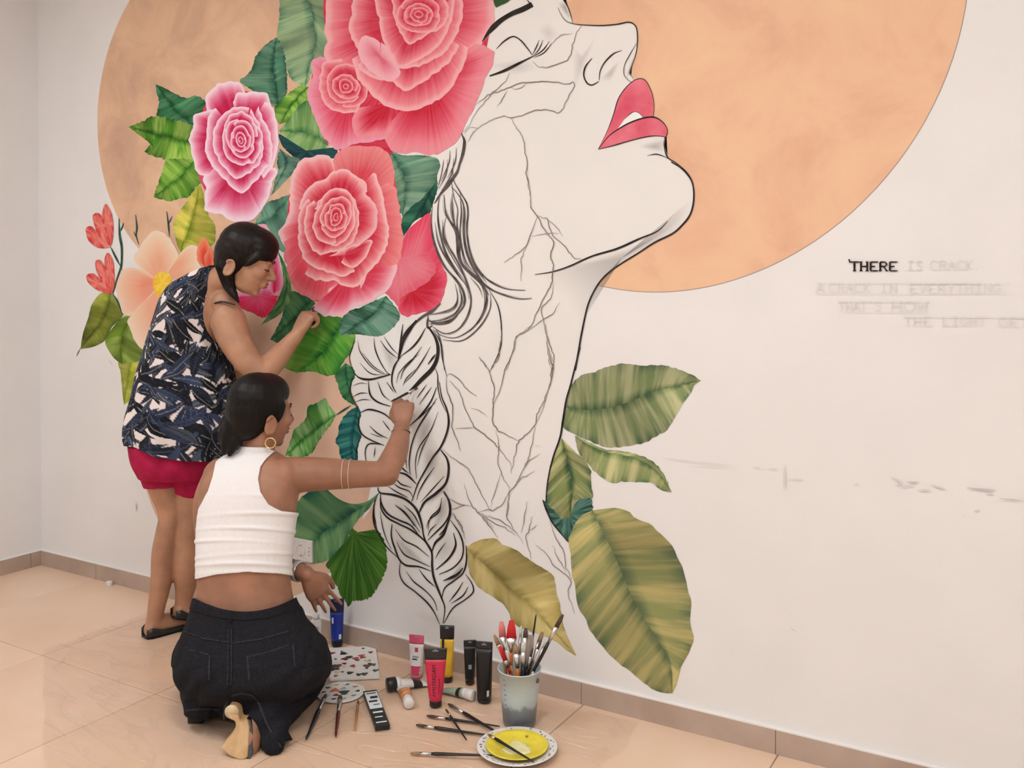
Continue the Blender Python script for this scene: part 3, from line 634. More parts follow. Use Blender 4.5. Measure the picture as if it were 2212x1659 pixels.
petal(p, 'B', [(1640, -80), (1660, 60), (1640, 200), (1590, 320), (1500, 430), (1380, 500), (1250, 540), (1160, 545)], A_, 220, CO)
petal(p, 'B', [(940, -80), (978, 100), (1000, 230), (1040, 350), (1110, 480), (1162, 545), (1262, 502), (1372, 442), (1472, 362), (1542, 252), (1582, 120), (1600, -20)], A_, 210, CO)
petal(p, 'B', [(1090, -60), (1100, 60), (1110, 130), (1140, 220), (1180, 300), (1232, 354), (1322, 312), (1422, 262), (1522, 192), (1545, 80), (1520, -60)], A_, 150, CO)
rings(p, 'B', (1310, 115), [(165, 140, 3, 0.9, 80), (115, 95, 3, 0.2, 56), (72, 60, 3, 1.0, 40), (34, 28, 2, 0.4, 24)], CO, jag=0.5)
p.build('painted_rose', label='largest coral painted rose above the closed eye')

# small cold pink rose on the left moon
p = Paint(); C_ = (1925, 1110)
blob(p, 'A', [(1690, 760), (2120, 780), (2200, 1100), (2120, 1560), (1900, 1700), (1690, 1600), (1560, 1250)], (206, 40, 78), (214, 60, 96), (226, 84, 116), jag=0)
petal(p, 'A', [(1690, 1250), (1650, 1330), (1618, 1420), (1640, 1500), (1630, 1580), (1645, 1674), (1703, 1706), (1765, 1706), (1833, 1757), (1933, 1768), (2003, 1755), (2083, 1678), (2125, 1590), (2150, 1500)], (1900, 1350), 330, CP, streak=18)
petal(p, 'A', [(2080, 1690), (2112, 1620), (2150, 1560), (2165, 1470), (2200, 1400), (2214, 1362), (2180, 1335), (2100, 1330)], (1960, 1450), 220, CP, streak=16)
petal(p, 'A', [(1670, 960), (1640, 800), (1690, 720), (1740, 670), (1830, 653), (1900, 655), (1942, 700), (1970, 780)], C_, 230, CP)
petal(p, 'A', [(1860, 820), (1890, 740), (1960, 735), (2040, 728), (2122, 740), (2152, 790), (2162, 860), (2190, 960), (2190, 1060)], C_, 200, CP)
petal(p, 'A', [(2120, 800), (2168, 840), (2208, 960), (2220, 1100), (2210, 1210), (2180, 1320), (2100, 1420)], C_, 190, CP)
petal(p, 'A', [(1700, 870), (1590, 898), (1550, 920), (1540, 1000), (1512, 1100), (1520, 1200), (1550, 1290), (1580, 1382), (1640, 1410)], C_, 170, CP)
petal(p, 'A', [(1720, 860), (1680, 900), (1650, 1000), (1640, 1130), (1652, 1250), (1700, 1330), (1780, 1420), (1870, 1512), (1930, 1534), (2000, 1482), (2080, 1402), (2150, 1302)], C_, 150, CP)
petal(p, 'A', [(2160, 1330), (2172, 1180), (2150, 1050), (2100, 940), (2060, 850)], C_, 130, CP)
petal(p, 'A', [(1990, 860), (1890, 850), (1800, 890), (1740, 960), (1700, 1060), (1698, 1170), (1740, 1270), (1800, 1352), (1880, 1424), (1962, 1392), (2062, 1322), (2102, 1200), (2092, 1080), (2062, 980), (2000, 870)], C_, 110, CP)
rings(p, 'A', (1920, 1110), [(150, 205, 3, 0.5, 76), (112, 152, 3, 1.3, 60), (74, 102, 3, 0.3, 46), (42, 58, 2, 1.2, 32), (20, 28, 2, 0.5, 20)], CP, rot=-0.15)
p.build('painted_rose', label='small cold pink painted rose with white rims')

# peach flower, orange bud, red buds
p = Paint()
PF = stops((248, 214, 184), (248, 204, 170), (246, 190, 152), (242, 168, 132))
petal(p, 'E', [(640, 735), (560, 655), (520, 590), (560, 500), (610, 420), (670, 368), (740, 368), (800, 420), (850, 500), (874, 570), (830, 650), (770, 720)], (725, 770), 330, PF, streak=4)
petal(p, 'E', [(770, 730), (860, 620), (880, 550), (940, 490), (1000, 472), (1034, 520), (1034, 600), (1060, 680), (960, 720)], (745, 770), 260, PF, streak=4)
petal(p, 'E', [(660, 730), (560, 668), (460, 658), (410, 700), (378, 790), (390, 880), (410, 980), (470, 1042), (525, 1020), (600, 930), (690, 860)], (725, 780), 330, stops((246, 206, 176), (246, 190, 156), (244, 172, 136), (240, 146, 116)), streak=4)
petal(p, 'E', [(690, 850), (600, 930), (520, 1012), (468, 1080), (490, 1150), (540, 1260), (595, 1316), (660, 1290), (740, 1000)], (735, 800), 400, PF, streak=4)
blob(p, 'E', [(670, 800), (680, 730), (730, 690), (800, 710), (820, 800), (780, 880), (700, 880)], (252, 200, 60), (244, 176, 40), (254, 214, 90))
p.build('painted_flower', label='peach painted flower with a yellow heart')
p = Paint()
petal(p, 'E', [(1020, 600), (1012, 550), (1040, 450), (1082, 422), (1125, 490), (1146, 570), (1120, 650), (1060, 670)], (1085, 650), 160, stops((246, 140, 100), (242, 124, 88), (238, 104, 72), (222, 72, 50)), streak=4)
petal(p, 'E', [(1090, 660), (1080, 570), (1120, 500), (1150, 560), (1150, 660)], (1110, 680), 120, stops((240, 124, 84), (238, 110, 76), (232, 92, 64), (222, 72, 50)), streak=4)
p.build('painted_bud', label='orange painted bud behind the nape of the standing woman')
TU = stops((216, 66, 62), (232, 92, 84), (240, 120, 108), (222, 62, 62))
for nm, pet, base in [('upper', [[(135, 345), (180, 328), (230, 380), (290, 430), (330, 484), (280, 503), (210, 490), (150, 430)], [(190, 240), (240, 223), (290, 290), (330, 380), (332, 482), (240, 405), (200, 310)], [(290, 148), (330, 200), (352, 290), (352, 400), (332, 484), (300, 400), (265, 280), (270, 200)]], (328, 480)),
                      ('lower', [[(140, 720), (190, 703), (250, 750), (310, 800), (342, 858), (270, 852), (200, 820), (150, 770)], [(210, 610), (250, 598), (300, 680), (340, 780), (346, 858), (270, 775), (220, 690)], [(310, 538), (350, 600), (362, 700), (362, 800), (346, 858), (310, 750), (285, 640), (285, 580)]], (342, 850))]:
    p = Paint()
    for q in pet: blob(p, 'E', q, (238, 112, 102), (212, 58, 56), (244, 140, 126), jag=0.2)
    p.build('painted_bud', label='red painted bud, the %s of the two on the dark stem' % nm)
st = Strokes()
M_stem = noisy('mural_stem', paint((34, 66, 60)), paint((70, 96, 84)), 30, 0.8, spec=0.15)
for q, w in [([(330, 488), (370, 570), (410, 645)], 14), ([(398, 265), (404, 400), (420, 500), (416, 640), (386, 740), (348, 865)], 18), ([(436, 300), (412, 366)], 10), ([(530, 236), (541, 340), (535, 400), (556, 472)], 12), ([(514, 368), (541, 424)], 8), ([(778, 210), (790, 300), (800, 410)], 12), ([(822, 248), (790, 312)], 8), ([(90, 1300), (74, 1330), (60, 1362)], 6), ([(425, 1030), (390, 930), (350, 866)], 12)]:
    st.add('E', q, w)
st.add('J', [(470, 722), (520, 690), (585, 648)], 14)
st.build('painted_stems', M_stem, 'dark green painted stems and twigs')['kind'] = 'stuff'

# --- lips ---------------------------------------------------------------------
M_lip = noisy('mural_lip', paint((222, 84, 104)), paint((238, 128, 138)), 9, 0.75, spec=0.15)
M_tooth = mat_new('mural_white', paint((246, 240, 232)), 0.8)
flat('painted_teeth', 'C', [(1225, 1050), (1290, 940), (1360, 880), (1410, 890), (1450, 945), (1350, 985)], M_tooth)
flat('upper_lip', 'C', [(1080, 1190), (1150, 1050), (1200, 920), (1240, 790), (1300, 700), (1370, 640), (1430, 628), (1470, 660), (1510, 750), (1525, 850), (1515, 940), (1440, 942), (1410, 905), (1375, 890), (1340, 905), (1290, 950), (1240, 1020), (1200, 1070), (1140, 1120)], M_lip, 'rose red upper lip of the painted face', smooth=False)
flat('lower_lip', 'C', [(1080, 1190), (1160, 1090), (1240, 1030), (1330, 980), (1440, 942), (1530, 936), (1600, 980), (1632, 1040), (1620, 1092), (1540, 1082), (1440, 1095), (1320, 1125), (1200, 1160)], M_lip, 'rose red lower lip of the painted face', smooth=False)
# --- ink lines -----------------------------------------------------------------
def lines(name, mat, label, rows, jit=0.0, extra=0):
    s_ = Strokes()
    for r in rows:
        s_.add(r[0], r[1], r[2], *(r[3:5] if len(r) > 3 else ()), jit=jit)
        if extra and len(r[1]) > 3:
            for k in range(extra):      # finer strands beside the main one
                d = RNG.normal(0, 1, 2); d = d / np.linalg.norm(d) * RNG.uniform(6, 12)
                q = np.array(r[1], float) + d + RNG.normal(0, 2, (len(r[1]), 2)); a, b = sorted(RNG.uniform(0, 1, 2)); m = len(q)
                q = catmull(q, n=40)[int(a * 14):40 - int((1 - b) * 14)]
                s_.add(r[0], q[::4], r[2] * 0.45, 0.2, 0.2)
    s_.build(name, mat, label)['kind'] = 'stuff'
lines('face_outline', M_ink, 'black outline of the painted profile', [
    ('C', [(800, 0), (840, 60), (868, 150), (876, 188)], 7), ('C', [(760, 60), (780, 110), (820, 165), (880, 190), (960, 200), (1100, 205), (1230, 195), (1320, 178), (1370, 200), (1390, 250), (1392, 340), (1380, 430), (1350, 520), (1328, 580), (1342, 605), (1372, 640)], 9),
    ('C', [(1385, 345), (1330, 440), (1290, 520), (1285, 590), (1310, 630), (1352, 662)], 6),
    ('C', [(1030, 465), (980, 530), (965, 600), (990, 660), (1030, 678), (1085, 650)], 12), ('C', [(1270, 403), (1200, 430), (1130, 500), (1095, 570), (1088, 640)], 10),
    ('C', [(270, 390), (330, 330), (400, 292), (460, 320), (520, 390), (555, 440)], 11), ('C', [(215, 606), (330, 565), (440, 510), (560, 450)], 20, 0.6, 0.3),
    ('C', [(555, 440), (590, 370), (610, 320)], 7), ('C', [(560, 450), (610, 390), (640, 320)], 7), ('C', [(560, 455), (640, 400), (690, 330)], 8), ('C', [(570, 460), (650, 420), (710, 345)], 7),
    ('C', [(155, 335), (220, 245), (300, 168), (390, 112), (480, 75), (555, 36)], 40, 0.12, 0.9), ('C', [(515, 0), (530, 20), (545, 40)], 8, 0.8, 0.6),
    ('C', [(1080, 1190), (1150, 1050), (1200, 920), (1240, 790), (1300, 700), (1370, 640), (1430, 628), (1470, 660), (1510, 750), (1525, 850), (1515, 940)], 7),
    ('C', [(1080, 1190), (1160, 1090), (1240, 1030), (1330, 980), (1440, 942), (1530, 936), (1600, 980), (1632, 1040), (1620, 1092)], 12), ('C', [(1080, 1190), (1200, 1160), (1320, 1125), (1440, 1095), (1540, 1082), (1620, 1092)], 8), ('C', [(1290, 950), (1340, 905), (1375, 890), (1410, 905), (1440, 942)], 5),
    ('C', [(1610, 1090), (1605, 1160), (1630, 1250), (1700, 1300), (1780, 1370), (1830, 1450), (1847, 1540)], 10), ('C', [(1470, 1240), (1540, 1228), (1600, 1245), (1640, 1265)], 7),
    ('G', [(2030, 0), (2110, 50), (2180, 130), (2207, 210), (2207, 320), (2180, 420), (2120, 500), (2040, 570), (1900, 640), (1760, 730), (1600, 830), (1490, 920), (1420, 1020), (1370, 1130), (1340, 1250), (1310, 1400), (1290, 1520), (1265, 1659)], 13, 0.8, 1.0),
    ('K', [(680, 0), (640, 160), (590, 360), (550, 500), (520, 680), (490, 860), (430, 1030), (390, 1180), (365, 1330), (355, 1480)], 17, 1.0, 0.6),
    ('K', [(322, 1455), (350, 1530), (400, 1640)], 16), ('Q', [(290, 180), (340, 280), (410, 370), (475, 445)], 10),
    ('G', [(945, 896), (1080, 875), (1220, 830), (1400, 750), (1600, 690), (1780, 610), (1920, 550), (2000, 472)], 15, 0.25, 0.3),
    ('G', [(580, 1020), (640, 1120), (670, 1230), (680, 1380), (665, 1500), (590, 1659)], 9)])
lines('hair_lines', M_hairline, 'charcoal lines of the loose hair beside the ear', [
    ('B', [(1650, 1060), (1672, 1130), (1660, 1230), (1610, 1380)], 22), ('B', [(1610, 1180), (1600, 1290), (1540, 1420)], 8), ('B', [(1560, 1200), (1550, 1300), (1490, 1440)], 8), ('B', [(1510, 1270), (1490, 1400)], 6),
    ('G', [(360, -30), (325, 80), (260, 170), (190, 260), (145, 330)], 20), ('G', [(290, 60), (300, 150), (350, 240), (402, 330), (412, 420), (402, 520), (412, 640), (442, 760), (500, 870), (600, 960), (720, 1010), (870, 1022)], 12), ('G', [(280, 200), (320, 240), (370, 320), (382, 420), (376, 540), (390, 680), (430, 800), (500, 920), (570, 1000), (700, 1060), (820, 1090), (920, 1085)], 13),
    ('G', [(280, 150), (298, 270), (330, 380), (325, 500), (350, 640), (345, 760), (400, 850), (480, 920), (540, 1000), (560, 1080), (540, 1180), (480, 1290), (400, 1360), (300, 1400), (200, 1380), (150, 1340)], 12), ('G', [(220, 260), (235, 400), (270, 470), (320, 540), (330, 640), (340, 740), (390, 850), (470, 920), (550, 1010), (575, 1060)], 16),
    ('G', [(235, 440), (220, 560), (250, 660), (310, 760), (360, 860), (400, 960), (430, 1060), (430, 1150), (390, 1260), (320, 1340), (220, 1365), (130, 1310)], 11), ('G', [(185, 270), (170, 380), (175, 500), (200, 620), (230, 720), (290, 830), (350, 920), (400, 990), (420, 1090)], 9), ('G', [(130, 330), (120, 480), (140, 620), (180, 740), (240, 850), (330, 950), (380, 1040), (385, 1130), (330, 1210), (260, 1260), (110, 1290)], 14),
    ('G', [(210, 460), (215, 600), (260, 710), (330, 830), (390, 930)], 7), ('G', [(150, 480), (170, 620), (220, 740), (300, 860), (370, 950)], 8), ('G', [(310, 970), (330, 1080), (300, 1160), (200, 1200), (110, 1215)], 9), ('G', [(340, 980), (365, 1100), (320, 1200), (230, 1250), (105, 1268)], 10), ('G', [(590, 1050), (592, 1150), (540, 1270), (450, 1370), (350, 1425), (210, 1415)], 9), ('G', [(90, 1250), (150, 1285), (260, 1275), (330, 1220)], 20),
    ('G', [(215, 0), (200, 100), (165, 230)], 6), ('G', [(250, -20), (240, 90), (180, 215)], 7), ('G', [(300, -30), (280, 100), (200, 230)], 8), ('G', [(290, 250), (285, 360), (300, 480), (330, 560)], 9), ('G', [(350, 250), (360, 400), (350, 560), (370, 700), (400, 800), (460, 880)], 8), ('G', [(400, 560), (420, 700), (470, 840), (560, 960)], 7), ('G', [(430, 920), (500, 1000), (530, 1080)], 6), ('G', [(160, 1330), (190, 1420), (210, 1540), (225, 1659)], 8),
    ('G', [(195, 1125), (130, 1185), (60, 1225), (10, 1265), (-30, 1310)], 22), ('G', [(130, 1300), (90, 1320), (95, 1220)], 16)], extra=2)
lines('braid_lines', M_ink, 'bold black lines of the painted braid', [
    ('J', [(1110, -30), (1040, 60), (1000, 130), (975, 230), (962, 290)], 30, 0.6, 0.3), ('J', [(1180, 30), (1130, 120), (1070, 190), (990, 250)], 13), ('J', [(1000, 0), (985, 120), (968, 240)], 12), ('J', [(990, 250), (940, 320), (915, 400), (915, 480), (945, 545)], 13), ('J', [(1200, 20), (1255, 100), (1280, 190), (1270, 280), (1230, 360), (1150, 440), (1065, 530), (1050, 550)], 30, 0.3, 0.9),
    ('J', [(1240, 40), (1300, 150), (1312, 260), (1340, 380), (1352, 420)], 8), ('J', [(1245, 330), (1275, 400), (1280, 500), (1300, 600), (1345, 700)], 8), ('J', [(1290, 460), (1310, 580), (1350, 680), (1365, 780), (1345, 880), (1300, 980), (1240, 1060), (1180, 1160), (1120, 1270), (1085, 1370), (1070, 1410)], 15),
    ('J', [(1300, 1000), (1350, 1070), (1365, 1160), (1340, 1270), (1260, 1350), (1180, 1410), (1130, 1500)], 20), ('J', [(1330, 1330), (1370, 1420), (1375, 1520), (1340, 1620), (1290, 1680)], 18),
    ('J', [(610, 390), (660, 430), (740, 440), (830, 420), (905, 400)], 15), ('J', [(620, 100), (600, 180), (575, 260), (590, 340), (610, 390)], 6), ('J', [(640, 130), (660, 220), (740, 330), (830, 390), (900, 400)], 7), ('J', [(680, 230), (760, 330), (850, 390)], 6), ('J', [(660, 310), (740, 390), (840, 405)], 6), ('J', [(770, 110), (780, 200), (820, 300), (870, 380), (900, 400)], 9), ('J', [(820, 130), (880, 210), (955, 270)], 8), ('J', [(850, 100), (910, 190), (962, 240)], 7),
    ('J', [(605, 410), (580, 520), (610, 610), (660, 690)], 9), ('J', [(725, 450), (740, 560), (800, 620), (905, 655)], 13), ('J', [(800, 460), (840, 560), (900, 610)], 8), ('J', [(870, 460), (930, 545)], 7), ('J', [(600, 580), (660, 550), (725, 550)], 7), ('J', [(620, 620), (680, 600), (745, 605)], 6), ('J', [(600, 490), (660, 470), (720, 475)], 5),
    ('J', [(660, 705), (720, 680), (790, 690), (860, 720), (915, 770)], 13), ('J', [(660, 710), (645, 790), (670, 870), (740, 920), (850, 965)], 12), ('J', [(735, 810), (800, 870), (880, 910)], 9), ('J', [(840, 770), (900, 850)], 8), ('J', [(740, 870), (840, 905)], 5), ('J', [(660, 900), (630, 1000), (627, 1110)], 8), ('J', [(850, 962), (770, 950), (720, 960), (700, 1020), (710, 1110)], 9), ('J', [(780, 980), (770, 1060)], 7),
    ('J', [(1040, 820), (1130, 740), (1220, 620), (1270, 500)], 13), ('J', [(1270, 590), (1200, 700), (1120, 830), (1070, 960), (1050, 1100), (1060, 1200)], 11), ('J', [(1280, 700), (1220, 850), (1130, 980), (1100, 1100), (1110, 1230)], 8), ('J', [(1030, 900), (1020, 1000), (1030, 1150)], 8), ('J', [(1260, 620), (1160, 720), (1080, 790)], 7), ('J', [(1210, 880), (1150, 1000), (1115, 1130)], 7), ('J', [(1110, 590), (1190, 480)], 7), ('J', [(1130, 640), (1230, 500)], 7),
    ('J', [(1150, 180), (1080, 280), (1010, 360), (980, 440)], 9), ('J', [(1130, 240), (1050, 300), (970, 390), (950, 470)], 7), ('J', [(1220, 180), (1150, 300), (1080, 400), (1010, 470)], 8), ('J', [(1200, 320), (1260, 240)], 14), ('J', [(1100, 360), (1030, 430), (1000, 490)], 7),
    ('J', [(940, 1175), (1030, 1200), (1110, 1275)], 15), ('J', [(960, 1090), (1000, 1150), (1050, 1190)], 10), ('J', [(910, 1250), (970, 1300), (1050, 1330), (1080, 1380)], 9), ('J', [(930, 1200), (980, 1270), (1070, 1300)], 9), ('J', [(880, 1290), (960, 1340), (1040, 1380)], 8),
    ('J', [(800, 1300), (820, 1342), (930, 1360), (1030, 1400), (1110, 1480), (1150, 1590), (1165, 1680)], 19), ('J', [(820, 1345), (830, 1430), (880, 1510), (970, 1560), (1060, 1600), (1130, 1680)], 14), ('J', [(940, 1440), (1020, 1500), (1095, 1610)], 9), ('J', [(1310, 1380), (1290, 1470), (1220, 1540), (1200, 1640)], 9), ('J', [(1250, 1140), (1180, 1240), (1130, 1330), (1110, 1400)], 9), ('J', [(1330, 1210), (1230, 1320), (1140, 1420)], 8), ('J', [(800, 1350), (770, 1450), (775, 1560), (800, 1659)], 10),
    ('P', [(755, 205), (780, 300), (805, 420), (860, 520), (865, 640), (882, 740), (940, 890), (965, 970), (952, 1092)], 16), ('P', [(450, 90), (460, 180), (510, 250), (600, 300), (700, 350), (800, 430), (852, 515)], 14), ('P', [(410, 100), (395, 210), (405, 310), (450, 400), (500, 480), (585, 562)], 11), ('P', [(450, 200), (470, 320), (500, 420), (540, 500)], 7), ('P', [(545, 300), (540, 400), (570, 500), (605, 585), (660, 630), (760, 640), (855, 675)], 14), ('P', [(570, 340), (640, 430), (740, 480), (840, 560)], 9), ('P', [(580, 440), (640, 540), (740, 590), (850, 640)], 9), ('P', [(570, 150), (640, 210), (720, 300), (770, 370)], 9), ('P', [(640, 150), (720, 230), (775, 335)], 8),
    ('P', [(612, 600), (605, 690), (640, 770), (730, 840), (820, 920), (880, 1000), (925, 1100)], 11), ('P', [(660, 680), (720, 760), (810, 830), (880, 910), (905, 990)], 9), ('P', [(760, 660), (820, 740), (895, 805)], 10),
    ('P', [(940, 10), (880, 70), (800, 130), (765, 195)], 17), ('P', [(950, 40), (1000, 120), (1002, 220), (960, 300), (890, 370), (830, 430)], 13), ('P', [(995, 290), (950, 390), (890, 450), (862, 525)], 19), ('P', [(1010, 270), (1080, 370), (1112, 470), (1100, 570), (1030, 650), (920, 702)], 12), ('P', [(1035, 370), (1052, 470), (1000, 570), (895, 665)], 16), ('P', [(970, 450), (920, 520), (890, 575)], 8), ('P', [(940, 100), (920, 200), (840, 270), (822, 335)], 9), ('P', [(900, 300), (850, 350), (830, 400)], 8), ('P', [(1135, 470), (1137, 600), (1110, 690), (1040, 750), (965, 810), (942, 890)], 12), ('P', [(1130, 700), (1180, 770), (1192, 840), (1130, 900), (1030, 970), (958, 1090)], 10), ('P', [(1110, 760), (1070, 830), (1000, 920)], 10), ('P', [(1150, 800), (1110, 870), (1020, 930)], 10), ('P', [(1110, 650), (1060, 705), (955, 752)], 20)])
lines('crack_lines', M_crack, 'thin grey crack lines running over the painted cheek and neck', [
    ('C', [(0, 1050), (60, 990), (110, 890), (180, 810), (230, 750), (320, 720), (390, 690), (470, 655), (600, 655), (720, 648), (810, 675), (880, 655), (895, 690), (850, 760), (800, 870), (770, 905), (690, 875), (570, 880), (480, 920), (390, 940), (330, 920), (230, 960), (120, 1020), (60, 1010), (20, 1060)], 7), ('C', [(100, 840), (180, 780), (240, 740), (340, 650), (375, 580)], 6), ('C', [(380, 940), (450, 1040), (490, 1120), (500, 1220), (520, 1300), (510, 1380), (530, 1500), (550, 1659)], 7), ('C', [(960, 200), (910, 260), (880, 350), (870, 430), (830, 490), (740, 520), (660, 545), (600, 530), (555, 490)], 7), ('C', [(880, 270), (790, 275), (740, 320), (700, 370)], 5), ('C', [(275, 850), (320, 790), (360, 720)], 5), ('C', [(390, 700), (440, 720), (510, 660)], 5), ('C', [(40, 1130), (80, 1060), (130, 1020)], 5),
    ('G', [(885, 0), (880, 100), (905, 200), (915, 360), (965, 430), (1030, 550), (1100, 640), (1070, 730), (1090, 830), (1080, 960), (1020, 1080), (970, 1180), (930, 1280), (880, 1350), (790, 1390), (770, 1500), (720, 1659)], 8), ('G', [(965, 430), (920, 560), (880, 670), (800, 730), (700, 800)], 7), ('G', [(880, 670), (840, 770), (835, 950)], 6), ('G', [(965, 430), (1040, 450), (1080, 580), (1160, 650), (1260, 765), (1320, 775)], 7), ('G', [(1040, 450), (1130, 530), (1170, 590)], 5), ('G', [(920, 590), (1040, 570), (1140, 570)], 5), ('G', [(1090, 960), (1080, 1080), (990, 1170), (1010, 1250), (1040, 1370), (1100, 1560), (1095, 1659)], 7), ('G', [(1145, 1120), (1090, 1210), (1000, 1260), (890, 1345)], 6), ('G', [(1040, 1400), (1050, 1540), (1080, 1659)], 5), ('G', [(500, 1550), (580, 1659)], 6),
    ('J', [(2140, 0), (2150, 150), (2190, 330), (2170, 480), (2120, 620), (2060, 740), (2060, 800), (1990, 870), (1920, 930), (1900, 1010), (1880, 1100), (1865, 1190)], 8), ('J', [(2200, 230), (2190, 400), (2150, 560), (2110, 690), (2060, 780)], 6), ('J', [(2010, 20), (1900, 100), (1880, 220), (1820, 340), (1770, 530), (1720, 640)], 8), ('J', [(1780, 0), (1785, 120), (1760, 270), (1690, 380)], 9), ('J', [(1610, 270), (1690, 380), (1730, 500), (1715, 640), (1710, 770), (1760, 850), (1920, 930)], 8), ('J', [(1350, 420), (1370, 390), (1450, 440), (1520, 530), (1590, 575)], 7), ('J', [(1370, 450), (1440, 520), (1500, 680), (1570, 820), (1700, 920), (1770, 1000), (1850, 1090), (1865, 1160)], 7), ('J', [(1345, 420), (1350, 520), (1400, 650), (1390, 820), (1440, 950), (1460, 1010)], 8), ('J', [(1420, 830), (1570, 820)], 5), ('J', [(1310, 990), (1400, 1070), (1530, 1150), (1580, 1270), (1650, 1400), (1700, 1490)], 6), ('J', [(2060, 790), (2030, 950), (2000, 1070), (1950, 1180), (1900, 1290), (1850, 1330), (1830, 1560)], 7), ('J', [(1740, 850), (1770, 960), (1750, 1100), (1800, 1220), (1850, 1310)], 6), ('J', [(2090, 1030), (2000, 1090), (1960, 1160)], 6), ('J', [(2050, 1170), (1950, 1220), (1880, 1300)], 5), ('J', [(1490, 1270), (1520, 1400), (1600, 1500), (1720, 1620)], 6), ('J', [(1600, 1500), (1660, 1470), (1720, 1490), (1800, 1430), (1840, 1340)], 7), ('J', [(1620, 1510), (1780, 1560), (1900, 1659)], 6), ('J', [(1370, 1390), (1440, 1430), (1550, 1450)], 6), ('J', [(1780, 1190), (1740, 1310), (1700, 1460)], 5), ('J', [(1540, 670), (1620, 690), (1670, 740)], 4), ('J', [(1380, 1480), (1500, 1440)], 5), ('J', [(1400, 1500), (1480, 1659)], 5),
    ('P', [(1230, 200), (1300, 290), (1390, 410)], 6), ('P', [(1240, 210), (1370, 300), (1450, 330), (1530, 390)], 6), ('P', [(1480, 0), (1460, 250), (1530, 360), (1590, 460)], 5), ('P', [(1620, 120), (1600, 260), (1570, 370)], 6), ('P', [(1660, 240), (1630, 370), (1610, 390), (1630, 480), (1655, 580)], 6), ('P', [(1700, 310), (1640, 350)], 5), ('P', [(1800, 280), (1850, 420), (1920, 520), (1930, 640), (1980, 740)], 6), ('P', [(1690, 470), (1760, 520), (1830, 630), (1930, 700), (1980, 760), (1940, 830), (2000, 1010)], 6), ('P', [(1820, 470), (1870, 590), (1930, 680)], 5), ('P', [(1010, 200), (1090, 300), (1130, 420)], 6), ('P', [(1000, 100), (1120, 160)], 5)], jit=0.9)

flat('painted_leaf', 'C', [(250, -60), (262, 55), (300, 45), (370, 10), (400, -60)], mat_new('mural_dark_green', paint((44, 78, 34)), 0.8), 'dark green leaf tip above the eyebrow')
# --- lettering --------------------------------------------------------------------
GL = {'A': [[(0, 0), (.5, 1), (1, 0)], [(.2, .38), (.8, .38)]], 'C': [[(.95, .8), (.7, 1), (.3, 1), (0, .7), (0, .3), (.3, 0), (.7, 0), (.95, .2)]], 'E': [[(.9, 1), (0.1, 1), (.1, 0), (.9, 0)], [(.1, .5), (.7, .5)]], 'G': [[(.95, .8), (.7, 1), (.3, 1), (0, .7), (0, .3), (.3, 0), (.7, 0), (.95, .2), (.95, .45), (.6, .45)]],
      'H': [[(.1, 0), (.1, 1)], [(.9, 0), (.9, 1)], [(.1, .5), (.9, .5)]], 'I': [[(.5, 0), (.5, 1)], [(.25, 0), (.75, 0)], [(.25, 1), (.75, 1)]], 'K': [[(.1, 0), (.1, 1)], [(.9, 1), (.15, .45), (.9, 0)]], 'L': [[(.1, 1), (.1, 0), (.9, 0)]], 'N': [[(.1, 0), (.1, 1), (.9, 0), (.9, 1)]], 'O': [[(.3, 0), (0, .3), (0, .7), (.3, 1), (.7, 1), (1, .7), (1, .3), (.7, 0), (.3, 0)]], 'R': [[(.1, 0), (.1, 1), (.7, 1), (.9, .85), (.9, .65), (.7, .5), (.1, .5)], [(.5, .5), (.95, 0)]],
      'S': [[(.9, .85), (.7, 1), (.3, 1), (.1, .8), (.25, .58), (.75, .44), (.9, .2), (.7, 0), (.3, 0), (.1, .15)]], 'T': [[(.5, 0), (.5, 1)], [(0, 1), (1, 1)]], 'V': [[(0, 1), (.5, 0), (1, 1)]], 'W': [[(0, 1), (.25, 0), (.5, .8), (.75, 0), (1, 1)]], 'Y': [[(0, 1), (.5, .5), (1, 1)], [(.5, .5), (.5, 0)]], "'": [[(.4, 1), (.35, .75)]], ',': [[(.3, .1), (.15, -.15)]], '.': [[(.2, 0), (.25, .05)]]}
M_pencil = mat_new('pencil', paint((227, 214, 207)), 0.8)
M_pencil2 = mat_new('pencil_line', paint((234, 222, 215)), 0.8)
LETT = empty('lettering', (3.75, 0, 1.3), 'painted quote on the bare wall, black first word and faint pencilled rest', 'lettering')
def serif_word(word, x0, y0, x1, h, w, mat, name, serif=True, bold=None):
    s_ = Strokes(); n = len(word); adv = (x1 - x0) / n
    for i, ch in enumerate(word):
        for j, q in enumerate(GL.get(ch, [])):
            pts = [(x0 + i * adv + a * adv * 0.80, y0 - b * h) for a, b in q]
            for k in range(len(pts) - 1):
                vert = abs(pts[k][0] - pts[k + 1][0]) < 1.0
                ww = w * (1.5 if vert and bold else 1.0)
                s_.add('X', [pts[k], pts[k + 1]], ww, 1, 1)
            if serif:
                for (a, b) in (q[0], q[-1]):
                    if b in (0, 1) and ch not in 'CGO':
                        s_.add('X', [(x0 + i * adv + (a - .2) * adv * .8, y0 - b * h), (x0 + i * adv + (a + .2) * adv * .8, y0 - b * h)], w * 0.8, 1, 1)
    o = s_.build(name, mat, None, LETT)
    o['kind'] = 'stuff'
    return o
serif_word("THERE", 1838, 585, 1942, 19, 3.0, M_ink, 'painted_word', bold=True)['label'] = 'bold black slab-serif word THERE'
s_ = Strokes(); s_.add('X', [(1834, 560), (1837, 566)], 4, .8, .8); s_.build('quote_mark', M_ink, None, LETT)
